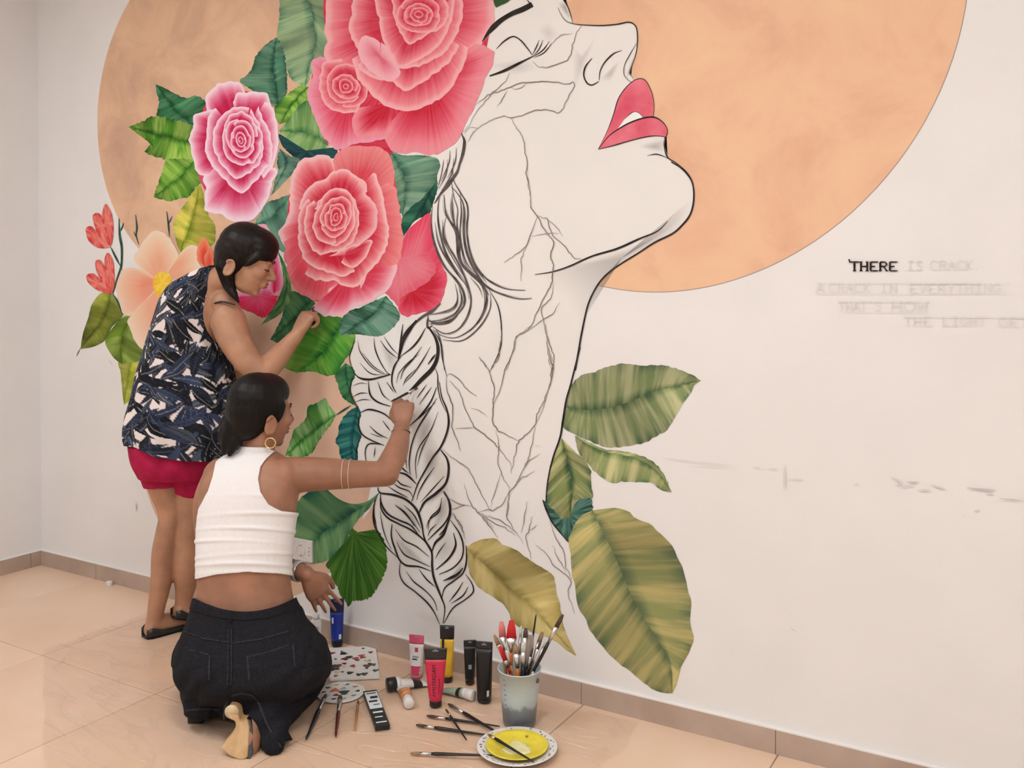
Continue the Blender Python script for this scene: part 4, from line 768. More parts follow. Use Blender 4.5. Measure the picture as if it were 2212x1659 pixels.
for wd, x0, y0, x1 in [("IS", 1960, 583, 1998), ("CRACK,", 2010, 582, 2126), ("A", 1765, 631, 1785), ("CRACK", 1792, 631, 1884), ("IN", 1902, 631, 1942), ("EVERYTHING.", 1966, 632, 2186), ("THAT'S", 1812, 671, 1908), ("HOW", 1926, 671, 2010), ("THE", 1953, 703, 2016), ("LIGHT", 2036, 703, 2134), ("GETS", 2158, 705, 2250)]:
    serif_word(wd, x0, y0, x1, 19, 1.7, M_pencil, 'pencilled_word')
for x0, x1, y in [(1960, 2120, 610), (1765, 2180, 611.5), (1765, 2170, 634), (1812, 2010, 674), (1952, 2212, 684.5), (1812, 2010, 651)]:
    s_ = Strokes(); s_.add('X', [(x0, y), (x1, y)], 1.0, 1, 1); s_.build('guide_line', M_pencil2, None, LETT)
# --- scuffs on the wall -------------------------------------------------------------
M_scuff = mat_new('scuff', paint((222, 210, 204)), 0.9); M_scuff2 = mat_new('scuff_dark', paint((204, 192, 188)), 0.9)
for k, (fr, q, w, m) in enumerate([('L', [(1240, 430), (1320, 470), (1280, 490)], 12, 0), ('L', [(1360, 465), (1450, 470)], 9, 1), ('L', [(1300, 500), (1420, 490)], 8, 0), ('L', [(1440, 525), (1530, 525)], 12, 0), ('L', [(1530, 485), (1640, 520)], 12, 0), ('L', [(1790, 508), (1900, 520), (2000, 525)], 12, 1), ('L', [(1920, 545), (1980, 550)], 10, 0), ('L', [(2020, 585), (2100, 592), (2197, 602)], 8, 1), ('L', [(485, 345), (487, 530)], 12, 0), ('L', [(260, 362), (310, 366)], 8, 0), ('L', [(365, 372), (435, 374)], 7, 0), ('L', [(510, 445), (620, 448)], 6, 0), ('L', [(975, 485), (1020, 482)], 8, 0), ('L', [(1840, 672), (1880, 668)], 14, 0), ('L', [(1760, 715), (1780, 705)], 12, 0), ('L', [(525, 1510), (565, 1540)], 8, 0), ('K', [(1450, 1050), (1700, 1085), (2150, 1125)], 5, 0), ('K', [(1680, 1130), (2180, 1150)], 4, 0), ('K', [(250, 940), (310, 942)], 7, 0), ('X', [(296, 1084), (296, 1106)], 1.6, 1), ('X', [(236, 775), (246, 790)], 2, 0)]):
    s_ = Strokes(); s_.add(fr, q, w); o = s_.build('scuff_mark', (M_scuff, M_scuff2)[m], None, None); o.parent = wall_mural
# ------------------------------------------------------------------ things on the floor and wall
def px_m(n, depth): return n * depth / F
HORZ_F = np.array([-math.sin(YAW), math.cos(YAW), 0.0])     # horizontal direction away from the camera
Z = np.array([0, 0, 1.0])
def rot2(a):                       # horizontal frame turned by a from the camera's right
    x = RT * math.cos(a) + HORZ_F * math.sin(a)
    return x, np.cross(Z, x), Z
def part(parent, name, vf, mat, smooth=True, bevel=0, label=None):
    o = link(name, mesh(name, *vf), mat, parent, smooth)
    if bevel: bevel_mod(o, bevel)
    if label: o['label'] = label
    return o
def text_vf(s, size=1.0):
    cu = bpy.data.curves.new('t', 'FONT'); cu.body = s; cu.size = size; cu.align_x = 'CENTER'; cu.align_y = 'CENTER'; cu.resolution_u = 2
    o = bpy.data.objects.new('t', cu); COL.objects.link(o)
    dg = bpy.context.evaluated_depsgraph_get(); me = bpy.data.meshes.new_from_object(o.evaluated_get(dg))
    V = np.array([v.co[:] for v in me.vertices]); Fc = [tuple(p.vertices) for p in me.polygons]
    bpy.data.objects.remove(o); bpy.data.curves.remove(cu); bpy.data.meshes.remove(me)
    return V, Fc
M_black = noisy('black_plastic', (0.008, 0.008, 0.009), (0.016, 0.015, 0.016), 40, 0.35)
M_white = noisy('white_plastic', (0.75, 0.74, 0.72), (0.82, 0.81, 0.80), 30, 0.35)
M_silver = noisy('silver_metal', (0.55, 0.55, 0.55), (0.75, 0.75, 0.75), 60, 0.3, metal=1.0)
M_grey_print = mat_new('grey_print', paint((150, 150, 155)), 0.5)
def plastic(name, c, rough=0.35): return noisy(name, paint(c), paint(light(c, 0.9)), 25, rough)

# plastic dust sheet -------------------------------------------------------
def make_sheet():
    nx, ny = 110, 70
    c0, c1, c2, c3 = np.array([0.98, -0.05]), np.array([3.02, -0.035]), np.array([3.12, -1.35]), np.array([1.9, -1.35])
    # left edge leaves the wall corner, runs along the joint, then turns to the camera
    rng = np.random.default_rng(3); V = []; 
    ph = rng.uniform(0, 6.28, 14); fr_ = rng.uniform(6, 34, 14); an = rng.uniform(0, math.pi, 14); am = rng.uniform(0.0002, 0.0008, 14)
    for j in range(ny):
        v = j / (ny - 1); y = -0.04 - v * 1.3
        left = 0.98 + (0.0 if v < 0.44 else (v - 0.44) / 0.56 * 1.15); right = 3.03 + 0.1 * v + 0.012 * math.sin(v * 17)
        for i in range(nx):
            u = i / (nx - 1); x = left + (right - left) * u + 0.006 * math.sin(v * 40 + u * 9)
            z = 0.0022
            for k in range(14):
                q = (x * math.cos(an[k]) + y * math.sin(an[k])) * fr_[k] + ph[k] + 1.5 * math.sin(x * 5 + k) + 1.2 * math.sin(y * 7 + k * 2)
                z += am[k] * max(0.0, math.sin(q)) ** 5
            V.append((x, y, z))
    Fc = [(j * nx + i, (j + 1) * nx + i, (j + 1) * nx + i + 1, j * nx + i + 1) for j in range(ny - 1) for i in range(nx - 1)]
    m = bpy.data.materials.new('clear_film'); m.use_nodes = True; k = NT(m); t = m.node_tree; t.nodes.remove(k.b)
    tr = k.n('ShaderNodeBsdfTransparent'); tr.inputs[0].default_value = (0.998, 0.997, 0.995, 1)
    gl = k.n('ShaderNodeBsdfGlossy'); gl.inputs['Roughness'].default_value = 0.22; gl.inputs[0].default_value = (1, 1, 1, 1)
    lw = k.n('ShaderNodeFresnel'); lw.inputs[0].default_value = 1.45
    mx = k.n('ShaderNodeMixShader'); hf = k.n('ShaderNodeMath', operation='MULTIPLY'); hf.inputs[1].default_value = 0.45; k.l(lw.outputs[0], hf.inputs[0]); k.l(hf.outputs[0], mx.inputs[0]); k.l(tr.outputs[0], mx.inputs[1]); k.l(gl.outputs[0], mx.inputs[2])
    tc = k.n('ShaderNodeTexCoord'); mp = k.n('ShaderNodeMapping'); mp.inputs['Rotation'].default_value = (0, 0, 0.5); mp.inputs['Scale'].default_value = (1.0, 3.0, 1); k.l(tc.outputs['Object'], mp.inputs[0])
    def crease(scale, width, dist):
        n1 = k.n('ShaderNodeTexNoise'); n1.inputs['Scale'].default_value = scale; n1.inputs['Detail'].default_value = 0.0; n1.inputs['Distortion'].default_value = dist; k.l(mp.outputs[0], n1.inputs['Vector'])
        a = k.n('ShaderNodeMath', operation='SUBTRACT'); a.inputs[1].default_value = 0.5; k.l(n1.outputs[0], a.inputs[0]); b = k.n('ShaderNodeMath', operation='ABSOLUTE'); k.l(a.outputs[0], b.inputs[0])
        c = k.n('ShaderNodeMapRange', interpolation_type='SMOOTHSTEP'); c.inputs['From Min'].default_value = width; c.inputs['From Max'].default_value = 0.0; k.l(b.outputs[0], c.inputs['Value']); return c.outputs[0]
    mxx = k.n('ShaderNodeMath', operation='MAXIMUM'); k.l(crease(2.6, 0.030, 0.15), mxx.inputs[0]); k.l(crease(5.0, 0.040, 0.1), mxx.inputs[1])
    bp = k.n('ShaderNodeBump'); bp.inputs['Strength'].default_value = 0.7; bp.inputs['Distance'].default_value = 0.006; k.l(mxx.outputs[0], bp.inputs['Height']); k.l(bp.outputs[0], gl.inputs['Normal'])
    cr = k.n('ShaderNodeMath', operation='MULTIPLY'); cr.inputs[1].default_value = 0.16; k.l(mxx.outputs[0], cr.inputs[0])
    df = k.n('ShaderNodeBsdfDiffuse'); df.inputs[0].default_value = (0.80, 0.70, 0.62, 1)     # creases turn milky
    mx2 = k.n('ShaderNodeMixShader'); k.l(cr.outputs[0], mx2.inputs[0]); k.l(mx.outputs[0], mx2.inputs[1]); k.l(df.outputs[0], mx2.inputs[2])
    k.l(mx2.outputs[0], t.nodes['Material Output'].inputs[0])
    o = link('plastic_sheet', mesh('plastic_sheet', V, Fc), m)
    tag(o, 'creased clear plastic dust sheet spread on the tiles along the mural wall', 'dust sheet')
make_sheet()
FZ = 0.0035                       # things on the sheet rest on it

# paint tubes standing on their caps ---------------------------------------
def standing_tube(label, bx, by, ty, wt, wb, c_body, c_top, c_cap, top_frac=0.2, turn=0.0, text=None, c_text=None, extra=None, tube_name='paint_tube', cap_frac=0.13):
    base = on_floor(bx, by, FZ); d = project(base)[2]
    H = px_m(by - ty, d); x, y, z = rot2(turn)
    t = empty(tube_name, base, label, 'paint tube', 'standing paint tubes')
    rw, rb = px_m(wt, d) / 2, px_m(wb, d) / 2
    hc = H * cap_frac
    def half(h):                   # half width and half depth of the tube at height h
        u = np.clip((h - hc) / (H - hc), 0, 1)
        return rb + (rw - rb) * u ** 0.8, rb * (1 - u) ** 0.9 + 0.0016
    def seg(h0, h1, n=10, grow=0.0):
        R = []
        for h in np.linspace(h0, h1, n):
            a, b = half(h); R.append(ring(base + z * h, x * (a + grow), y * (b + grow), 28, 2.0 + 2.0 * np.clip((h - hc) / (H - hc), 0, 1)))
        return loft(R)
    part(t, 'cap', lathe([(rb * 0.90, 0), (rb * 0.98, 0.002), (rb * 0.98, hc - 0.002), (rb * 0.9, hc)], 28, base, (x, y, z), cap=True), plastic('cap_paint', c_cap) if c_cap is not None else M_black)
    htop = H * (1 - top_frac)
    part(t, 'body', seg(hc * 0.98, htop, 12), plastic('tube_paint', c_body))
    cr = part(t, 'crimped_end', seg(htop, H, 8, 0.0002), plastic('crimp_paint', c_top) if c_top is not None else M_black)
    a, b = half(H * 0.97)
    part(cr, 'hang_slot', join(box_vf(base + z * H * 0.955 - y * (b + 0.0012), a * 0.28, 0.0006, H * 0.008, (x, y, z)), box_vf(base + z * H * 0.968 - y * (b + 0.0012), a * 0.09, 0.0006, H * 0.014, (x, y, z))), M_grey_print, False)
    def on_front(u, h, lift=0.0006):   # point of the front face, u in -1..1 across
        a, b = half(h); e = 2.0 + 2.0 * np.clip((h - hc) / (H - hc), 0, 1)
        q = (1 - min(abs(u), 0.98) ** e) ** (1 / e)
        return base + z * h + x * a * u - y * (b * q + lift)
    def decal(name, u0, u1, h0, h1, mat):
        us = np.linspace(u0, u1, 7); hs = np.linspace(h0, h1, 4) * H
        P = np.array([on_front(u, h) for h in hs for u in us])
        part(t, name, (P, [(j * 7 + i, j * 7 + i + 1, (j + 1) * 7 + i + 1, (j + 1) * 7 + i) for j in range(3) for i in range(6)]), mat)
    def write(s, u, h, size, mat, up=True, name='lettering'):
        V, Fc = text_vf(s, size); P = []
        for q in V:
            if up: P.append(on_front(u - q[1] / half(h * H)[0], h * H + q[0], 0.0010))
            else: P.append(on_front(u + q[0] / half(h * H)[0], h * H + q[1], 0.0010))
        part(t, name, (np.array(P), Fc), mat, False)
    if text: write(text[0], text[1], text[2], text[3], mat_new('tube_ink', paint(c_text), 0.5), up=text[4])
    if extra: extra(decal, write)
    return t
M_wprint = mat_new('white_print', paint((228, 226, 226)), 0.5); M_bprint = mat_new('black_print', paint((26, 22, 24)), 0.5)
standing_tube('blue paint tube with navy top standing by the skirting under the open hand', 728, 1394, 1293, 31, 24, (22, 52, 150), (14, 24, 66), (12, 14, 30), 0.28, 0.15,
              extra=lambda d, w: (d('white_mark', 0.35, 0.75, 0.17, 0.27, M_wprint), d('white_mark', -0.75, -0.5, 0.5, 0.62, M_wprint)))
standing_tube('pink and white paint tube standing by the skirting', 900, 1462, 1371, 34, 25, (238, 226, 220), (222, 82, 108), (226, 96, 120), 0.2, -0.25, cap_frac=0.05,
              extra=lambda d, w: (d('pink_band', -0.9, 0.9, 0.08, 0.30, plastic('pink_print', (222, 70, 104))), d('pink_spot', -0.1, 0.35, 0.62, 0.72, plastic('pink_print2', (206, 60, 96))), d('small_print', -0.45, 0.5, 0.49, 0.53, M_grey_print), d('small_print', -0.45, 0.3, 0.44, 0.47, M_bprint)))
standing_tube('yellow paint tube with black top standing behind the red tube', 966, 1470, 1350, 32, 24, (240, 184, 48), None, None, 0.24, -0.1, cap_frac=0.10,
              extra=lambda d, w: (d('black_stripe', -0.72, -0.35, 0.45, 0.76, M_bprint),))
standing_tube('red paint tube with black top and black vertical lettering', 941, 1524, 1399, 50, 27, (226, 44, 78), None, None, 0.19, 0.0, ('AMSTERDAM', -0.12, 0.46, 0.0165, True), (40, 14, 20), cap_frac=0.11,
              extra=lambda d, w: (d('small_print', 0.42, 0.48, 0.25, 0.5, M_bprint),))
standing_tube('slim black paint tube with round emblem standing against the skirting', 1015, 1476, 1382, 27, 20, (20, 20, 22), None, None, 0.14, 0.1, cap_frac=0.08,
              extra=lambda d, w: (d('grey_emblem', -0.3, 0.3, 0.36, 0.46, M_grey_print)))
standing_tube('wide black paint tube with a small white mark beside the bucket', 1046, 1514, 1385, 37, 31, (14, 14, 15), None, None, 0.12, -0.2, cap_frac=0.06,
              extra=lambda d, w: (d('white_mark', 0.55, 0.8, 0.12, 0.22, M_wprint),))
# white bottle half hidden by the jeans
b0 = on_floor(683, 1392, FZ); d0 = project(b0)[2]
t = empty('paint_bottle', b0, 'white square paint bottle half hidden behind the black jeans', 'bottle')
x, y, z = rot2(0.2); hb = px_m(64, d0)
part(t, 'body', loft([ring(b0 + z * h, x * w, y * w * 0.7, 24, 4) for h, w in ((0, 0.019), (0.003, 0.021), (hb * 0.78, 0.021), (hb * 0.86, 0.014), (hb * 0.88, 0.011))]), M_white)
part(t, 'cap', lathe([(0.012, hb * 0.87), (0.012, hb)], 20, b0, (x, y, z), True), M_white)
part(t, 'label', box_vf(b0 + z * hb * 0.45 - y * 0.0152, 0.010, 0.0004, hb * 0.2, (x, y, z)), mat_new('grey_label', paint((190, 182, 182)), 0.5), False)

# tubes lying down ----------------------------------------------------------
def lying_tube(label, p0, p1, r, cap_r, c_body, c_cap, c_collar, bands=()):
    """p0 = cap end, p1 = flat end (pixels of the floor contact line)"""
    A = on_floor(*p0, FZ); B = on_floor(*p1, FZ); L = np.linalg.norm(B - A); y = (B - A) / L; x = np.cross(y, Z)
    t = empty('paint_tube', A, label, 'paint tube', 'lying paint tubes')
    fr_ = (x, Z, y)
    c = A + Z * cap_r
    part(t, 'cap', lathe([(cap_r * 0.92, 0), (cap_r, 0.002), (cap_r, L * 0.2), (cap_r * 0.9, L * 0.21)], 24, c, fr_, True), c_cap)
    part(t, 'collar', lathe([(cap_r * 0.86, L * 0.2), (cap_r * 0.9, L * 0.30)], 24, c, fr_, True), c_collar)
    R = []
    for u in np.linspace(0, 1, 10):
        h = L * (0.29 + 0.71 * u); rz = r * (1 - u) ** 0.7 + 0.0015; rx = r * (1 + 0.35 * u)
        R.append(ring(A + y * h + Z * rz, x * rx, Z * rz, 24))
    part(t, 'body', loft(R), c_body)
    for u0, u1, mat in bands:
        R = []
        for u in np.linspace(u0, u1, 4):
            h = L * (0.29 + 0.71 * u); rz = r * (1 - u) ** 0.7 + 0.0015; rx = r * (1 + 0.35 * u)
            R.append(ring(A + y * h + Z * rz, x * (rx + 0.0005), Z * (rz + 0.0005), 24))
        part(t, 'printed_band', loft(R, cap=False), mat)
    return t
lying_tube('white paint tube with fat black cap lying behind the orange tube', (836, 1494), (925, 1478), 0.0155, 0.0215, M_white, M_black, M_white, [(0.45, 0.75, M_bprint)])
lying_tube('orange paint tube with white cap lying towards the brushes', (884, 1532), (868, 1484), 0.017, 0.0165, plastic('orange_tube', (224, 146, 84)), M_white, plastic('orange_tube2', (222, 150, 96)), [(0.5, 0.7, M_wprint)])
lying_tube('sage green paint tube with white cap lying beside the black tube', (1023, 1514), (952, 1492), 0.014, 0.0165, plastic('sage_tube', (168, 178, 152)), M_white, M_white, [(0.1, 0.25, M_bprint)])

# bucket with brushes --------------------------------------------------------
bk = on_floor(1122, 1561, FZ); bd = project(bk)[2]; BH, RB, RTp = 0.166, 0.0485, 0.0635
m = mat_new('frosted_bucket', (0.5, 0.5, 0.5), 0.4); k = NT(m)
tc = k.n('ShaderNodeTexCoord'); sp = k.n('ShaderNodeSeparateXYZ'); k.l(tc.outputs['Generated'], sp.inputs[0])
no = k.n('ShaderNodeTexNoise'); no.inputs['Scale'].default_value = 6; no.inputs['Detail'].default_value = 5; k.l(tc.outputs['Generated'], no.inputs['Vector'])
ad = k.n('ShaderNodeMath', operation='MULTIPLY_ADD'); ad.inputs[1].default_value = 0.22; k.l(no.outputs[0], ad.inputs[0]); k.l(sp.outputs['Z'], ad.inputs[2])
k.l(k.ramp(ad.outputs[0], [(0.12, paint((128, 128, 130))), (0.2, paint((104, 106, 112))), (0.46, paint((132, 134, 136))), (0.54, paint((186, 190, 190))), (0.85, paint((208, 212, 214)))]), k.b.inputs['Base Color'])
BKT = empty('brush_bucket', bk, 'frosted grey bucket stained by paint water, full of brushes', 'bucket')
part(BKT, 'body', lathe([(0.001, 0.0), (RB * 0.94, 0), (RB, 0.004), (RB + (RTp - RB) * 0.5, BH * 0.5), (RTp, BH), (RTp + 0.002, BH), (RTp + 0.002, BH - 0.003), (RTp - 0.002, BH - 0.004), (RB - 0.002 + (RTp - RB) * 0.5, BH * 0.5), (RB - 0.003, 0.006), (0.001, 0.006)], 40, bk, rot2(0)), m)
part(BKT, 'water', lathe([(0.001, BH * 0.42), (RB + (RTp - RB) * 0.42 - 0.003, BH * 0.42), (RB * 0.9, 0.007), (0.001, 0.007)], 32, bk, rot2(0)), mat_new('dirty_water', (0.10, 0.10, 0.11), 0.1))
for q in range(6):
    a = -2.45; h = BH * (0.42 + 0.09 * q); r = RB + (RTp - RB) * h / BH + 0.0006; x, y, z = rot2(a); w = 0.006 if q % 2 else 0.009
    P = [bk + Z * (h + dz) + (RT * math.cos(a + da) + HORZ_F * math.sin(a + da)) * r for dz in (0, 0.0016) for da in (0, w / r * 0.5, w / r)]
    part(BKT, 'graduation_mark', (np.array(P), [(0, 1, 4, 3), (1, 2, 5, 4)]), M_bprint, False)
x, y, z = rot2(-0.55); part(BKT, 'handle_lug', lathe([(0.007, 0), (0.007, 0.004)], 16, bk + Z * BH * 0.84 + x * (RTp - 0.003), (y, z, x), True), mat_new('lug', (0.12, 0.12, 0.13), 0.5))

M_br_handle = {'black': M_black, 'wood': noisy('varnished_wood', paint((196, 132, 74)), paint((170, 104, 56)), 18, 0.3, stretch=(1, 1, 8)), 'orange': plastic('orange_handle', (224, 116, 44)), 'white': M_white, 'red': plastic('red_handle', (176, 34, 36)), 'dark_red': plastic('wine_handle', (96, 22, 30))}
M_bristle = {'dark': noisy('dark_bristle', paint((62, 44, 36)), paint((96, 74, 60)), 200, 0.8), 'red': plastic('red_foam', (224, 38, 40), 0.7), 'pink': plastic('pink_foam', (236, 130, 120), 0.7), 'white': noisy('white_bristle', paint((220, 214, 204)), paint((196, 186, 172)), 200, 0.8), 'tan': noisy('tan_bristle', paint((176, 140, 104)), paint((146, 110, 80)), 200, 0.8)}
M_cu = noisy('copper_ferrule', (0.62, 0.42, 0.30), (0.75, 0.55, 0.42), 60, 0.3, metal=1.0)
def brush(label, tip, end, r=0.0042, hand='black', bris='dark', flat=1.0, ferr=None, fb=0.12, ff=0.30, group='brushes', w_tip=1.0):
    """tip and end are world points; bristles at the tip"""
    tip = np.asarray(tip, float); end = np.asarray(end, float); d = end - tip; L = np.linalg.norm(d); y = d / L
    x = np.cross(y, np.array([0, 0, 1.0]) if abs(y[2]) < 0.85 else -HORZ_F); x /= np.linalg.norm(x); n = np.cross(x, y)
    if abs(y[2]) >= 0.5: x = RT - y * (RT @ y); x /= np.linalg.norm(x); n = np.cross(x, y)
    t = empty('paint_brush', tip, label, 'paint brush', group)
    def seg(rows, p=2.0): return loft([ring(tip + y * L * u, x * rr * fl, n * rr, 12, p) for u, rr, fl in rows])
    part(t, 'bristles', seg([(0, r * 0.5, flat * w_tip), (fb * 0.4, r * 0.9, flat * w_tip), (fb, r * 0.95, flat)], 2.6), M_bristle[bris])
    part(t, 'ferrule', seg([(fb * 0.97, r, flat), (fb + (ff - fb) * 0.5, r * 0.95, (flat + 1) / 2), (ff, r * 0.9, 1)]), ferr or M_silver)
    part(t, 'handle', seg([(ff * 0.98, r * 0.85, 1), (ff + 0.06, r * 1.15, 1), (ff + 0.25, r * 0.95, 1), (0.97, r * 0.55, 1), (1.0, r * 0.3, 1)]), M_br_handle[hand])
    return t
def fl(px_, py_, z=FZ + 0.0045): return on_floor(px_, py_, z)
for lb, a, b, kw in [
    ('black brush with silver ferrule pointing at the red tube, crossing three others', fl(969, 1521), fl(1079, 1585, FZ + 0.012), dict(r=0.0052)),
    ('thin black brush with white ferrule lying second behind the crossed pair', fl(922, 1546), fl(1080, 1569), dict(r=0.0040, ff=0.26, flat=1.5)),
    ('short thin black brush laid across the other brushes', fl(963, 1532, FZ + 0.010), fl(1008, 1599, FZ + 0.010), dict(r=0.0036, ff=0.22)),
    ('long black brush with copper tip ending at the plate rim', fl(899, 1566), fl(1060, 1589), dict(r=0.0046, ff=0.25)),
    ('slim black brush with tan bristles lying in front of the crossed brushes', fl(886, 1627), fl(1064, 1632, 0.016), dict(r=0.0044, bris='tan', ff=0.26)),
    ('thick black brush beside the folded knee with tip on the round palette', fl(704, 1500, 0.016), fl(661, 1597), dict(r=0.0058, ff=0.36)),
    ('dark brush with black flag bristles lying off the round palette', fl(735, 1503, 0.016), fl(725, 1591), dict(r=0.0055, hand='dark_red', ff=0.40, flat=1.5)),
    ('small copper-coloured brush lying between the palette and the charcoal box', fl(774, 1514), fl(766, 1577), dict(r=0.0040, hand='wood', ferr=M_cu, bris='dark', ff=0.25))]:
    brush(lb, a, b, **kw)
pc = on_floor(1117, 1624, FZ)
brush('black brush lying in the yellow paint on the plate', fl(1054, 1586, 0.030), fl(1153, 1646, 0.026), r=0.0042, bris='tan', ferr=M_cu, fb=0.05, ff=0.16)
def inb(px_, py_, dd=0.0): return at(px_, py_, bd + dd)
def foot(a, r=0.03): return bk + Z * 0.012 + RT * math.cos(a) * r + HORZ_F * math.sin(a) * r
G_ = 'brushes standing in the bucket'
for lb, tip, ft, kw in [
    ('red foam brush with wide metal ferrule in the bucket', inb(1105, 1340, 0.0), foot(3.6), dict(r=0.0050, bris='red', flat=3.3, hand='orange', fb=0.18, ff=0.32, w_tip=0.8)),
    ('pale pink foam brush behind the red foam brush in the bucket', inb(1083, 1343, 0.015), foot(3.2), dict(r=0.0046, bris='pink', flat=2.4, hand='wood', fb=0.16, ff=0.30)),
    ('upturned black brush handle sticking out of the bucket', foot(1.2, 0.02), inb(1158, 1328, 0.02), dict(r=0.0042)),
    ('black brush with shiny ferrule leaning far out of the bucket', inb(1216, 1328, -0.01), foot(3.4, 0.035), dict(r=0.0052, ff=0.26, flat=1.4)),
    ('brown bristle brush leaning over the rim towards the black tube', inb(1068, 1372, -0.01), foot(0.2), dict(r=0.0046, bris='tan', flat=1.6, hand='dark_red')),
    ('red-handled brush resting low on the bucket rim', inb(1079, 1396, -0.02), foot(0.6, 0.035), dict(r=0.0060, bris='red', flat=1.3, hand='red', fb=0.2)),
    ('white-handled brush beside the foam brushes in the bucket', inb(1126, 1352, 0.01), foot(4.2), dict(r=0.0046, hand='white', bris='white')),
    ('dark round brush head in the middle of the bucket', inb(1136, 1357, -0.012), foot(4.6), dict(r=0.0062, bris='dark', flat=1.2, hand='black', fb=0.1)),
    ('tan brush with golden bristles at the back of the bucket', inb(1172, 1365, 0.03), foot(4.0), dict(r=0.0046, bris='tan', flat=1.6, hand='wood')),
    ('thin black brush leaning beside the palette knife', inb(1170, 1382, -0.02), foot(2.9), dict(r=0.0040, ff=0.34)),
    ('thin wooden brush crossing in front of the foam brushes', inb(1088, 1384, -0.035), foot(5.6), dict(r=0.0030, hand='wood', bris='white')),
    ('orange-handled brush low in the bucket', inb(1113, 1392, -0.03), foot(5.0), dict(r=0.0052, hand='orange', bris='tan', flat=1.8)),
    ('black flat brush with white bristles in the bucket', inb(1131, 1388, -0.035), foot(4.9), dict(r=0.0048, bris='white', flat=1.6)),
    ('silver-ferruled brush in front of the palette knife', inb(1184, 1378, -0.005), foot(3.8), dict(r=0.0046, bris='white', flat=1.3, hand='white', ff=0.4)),
    ('short dark brush against the right of the bucket rim', inb(1151, 1400, -0.04), foot(2.4, 0.02), dict(r=0.0042, hand='black', bris='dark'))]:
    brush(lb, tip, ft, group=G_, **kw)
# palette knife
k0, k1 = inb(1147, 1366, -0.01), foot(4.3, 0.01); y = (k1 - k0); L = np.linalg.norm(y); y /= L; x = RT - y * (RT @ y); x /= np.linalg.norm(x); n = np.cross(x, y)
t = empty('palette_knife', k1, 'grey metal palette knife standing blade up in the bucket', 'palette knife', G_)
part(t, 'blade', loft([ring(k0 + y * L * u, x * w, n * 0.0012, 14) for u, w in ((0, 0.004), (0.05, 0.010), (0.15, 0.0145), (0.3, 0.014), (0.42, 0.007), (0.5, 0.003))]), noisy('knife_steel', (0.35, 0.35, 0.36), (0.5, 0.5, 0.5), 30, 0.4, metal=1.0))
part(t, 'handle', loft([ring(k0 + y * L * u, x * w, n * w, 12) for u, w in ((0.48, 0.003), (0.55, 0.005), (0.8, 0.006), (1.0, 0.004))]), M_br_handle['wood'])

# plates -----------------------------------------------------------------------
PL = empty('dinner_plate', pc, 'white plate with purple and blue flower rim under the yellow saucer', 'plate')
M_china = mat_new('china', (0.80, 0.79, 0.78), 0.2)
part(PL, 'dish', lathe([(0.001, 0.003), (0.062, 0.003), (0.064, 0.0), (0.070, 0.0), (0.082, 0.007), (0.111, 0.016), (0.113, 0.0175), (0.111, 0.0185), (0.083, 0.0105), (0.072, 0.0055), (0.001, 0.0055)], 56, pc), M_china)
fm = [mat_new('flower_' + n_, paint(c), 0.4) for n_, c in (('violet', (92, 70, 140)), ('blue', (104, 120, 176)), ('wine', (120, 60, 96)), ('leaf', (110, 130, 110)), ('ink', (52, 46, 66)))]
rg = random.Random(5)
for q in range(44):
    a = q * 2 * math.pi / 44 + rg.uniform(-0.04, 0.04); r = rg.uniform(0.090, 0.106); h = 0.0105 + (r - 0.083) / (0.111 - 0.083) * 0.008 + 0.0007
    c = pc + np.array([math.cos(a) * r, math.sin(a) * r, h]); n_ = np.array([-math.cos(a) * 0.27, -math.sin(a) * 0.27, 0.96]); u_ = np.cross(n_, [math.cos(a), math.sin(a), 0]); u_ /= np.linalg.norm(u_); v_ = np.cross(n_, u_)
    b = rg.uniform(0, 3.14); s1, s2 = rg.uniform(0.003, 0.0055), rg.uniform(0.0012, 0.0026)
    R = ring(c, (u_ * math.cos(b) + v_ * math.sin(b)) * s1, (v_ * math.cos(b) - u_ * math.sin(b)) * s2, 10)
    part(PL, 'rim_flower', (R, [tuple(range(10))]), rg.choice(fm), False)
YS = empty('saucer', pc + Z * 0.006, 'yellow paint saucer with pale dried paint in the middle, on the white plate', 'saucer')
yo = pc + Z * 0.0062
part(YS, 'dish', lathe([(0.001, 0.002), (0.050, 0.002), (0.052, 0.0), (0.056, 0.0), (0.075, 0.010), (0.0865, 0.014), (0.0875, 0.0155), (0.0865, 0.0162), (0.074, 0.0125), (0.055, 0.0040), (0.001, 0.0040)], 56, yo), noisy('yellow_paint', paint((246, 218, 66)), paint((232, 200, 54)), 30, 0.3))
def puddle(parent, name, c, r, mat, seed, h=0.0012, n=26):
    g = np.random.default_rng(seed); a = np.linspace(0, 2 * np.pi, n, endpoint=False)
    rr = r * (1 + 0.22 * np.sin(3 * a + g.uniform(0, 6)) + 0.12 * np.sin(5 * a + g.uniform(0, 6)) + 0.08 * g.normal(size=n))
    rings_ = [np.c_[c[0] + rr * s * np.cos(a), c[1] + rr * s * np.sin(a), np.full(n, c[2] + hh)] for s, hh in ((1.0, 0), (0.95, h * 0.6), (0.7, h), (0.05, h * 1.1))]
    part(parent, name, loft(rings_), mat)
puddle(YS, 'dried_paint', yo + Z * 0.0040, 0.036, noisy('cream_paint', paint((246, 234, 196)), paint((240, 220, 140)), 60, 0.4, bump=0.3), 2)
puddle(YS, 'paint_drop', yo + Z * 0.009 + RT * 0.028 + HORZ_F * 0.058, 0.0045, plastic('olive_drop', (160, 140, 50)), 9)

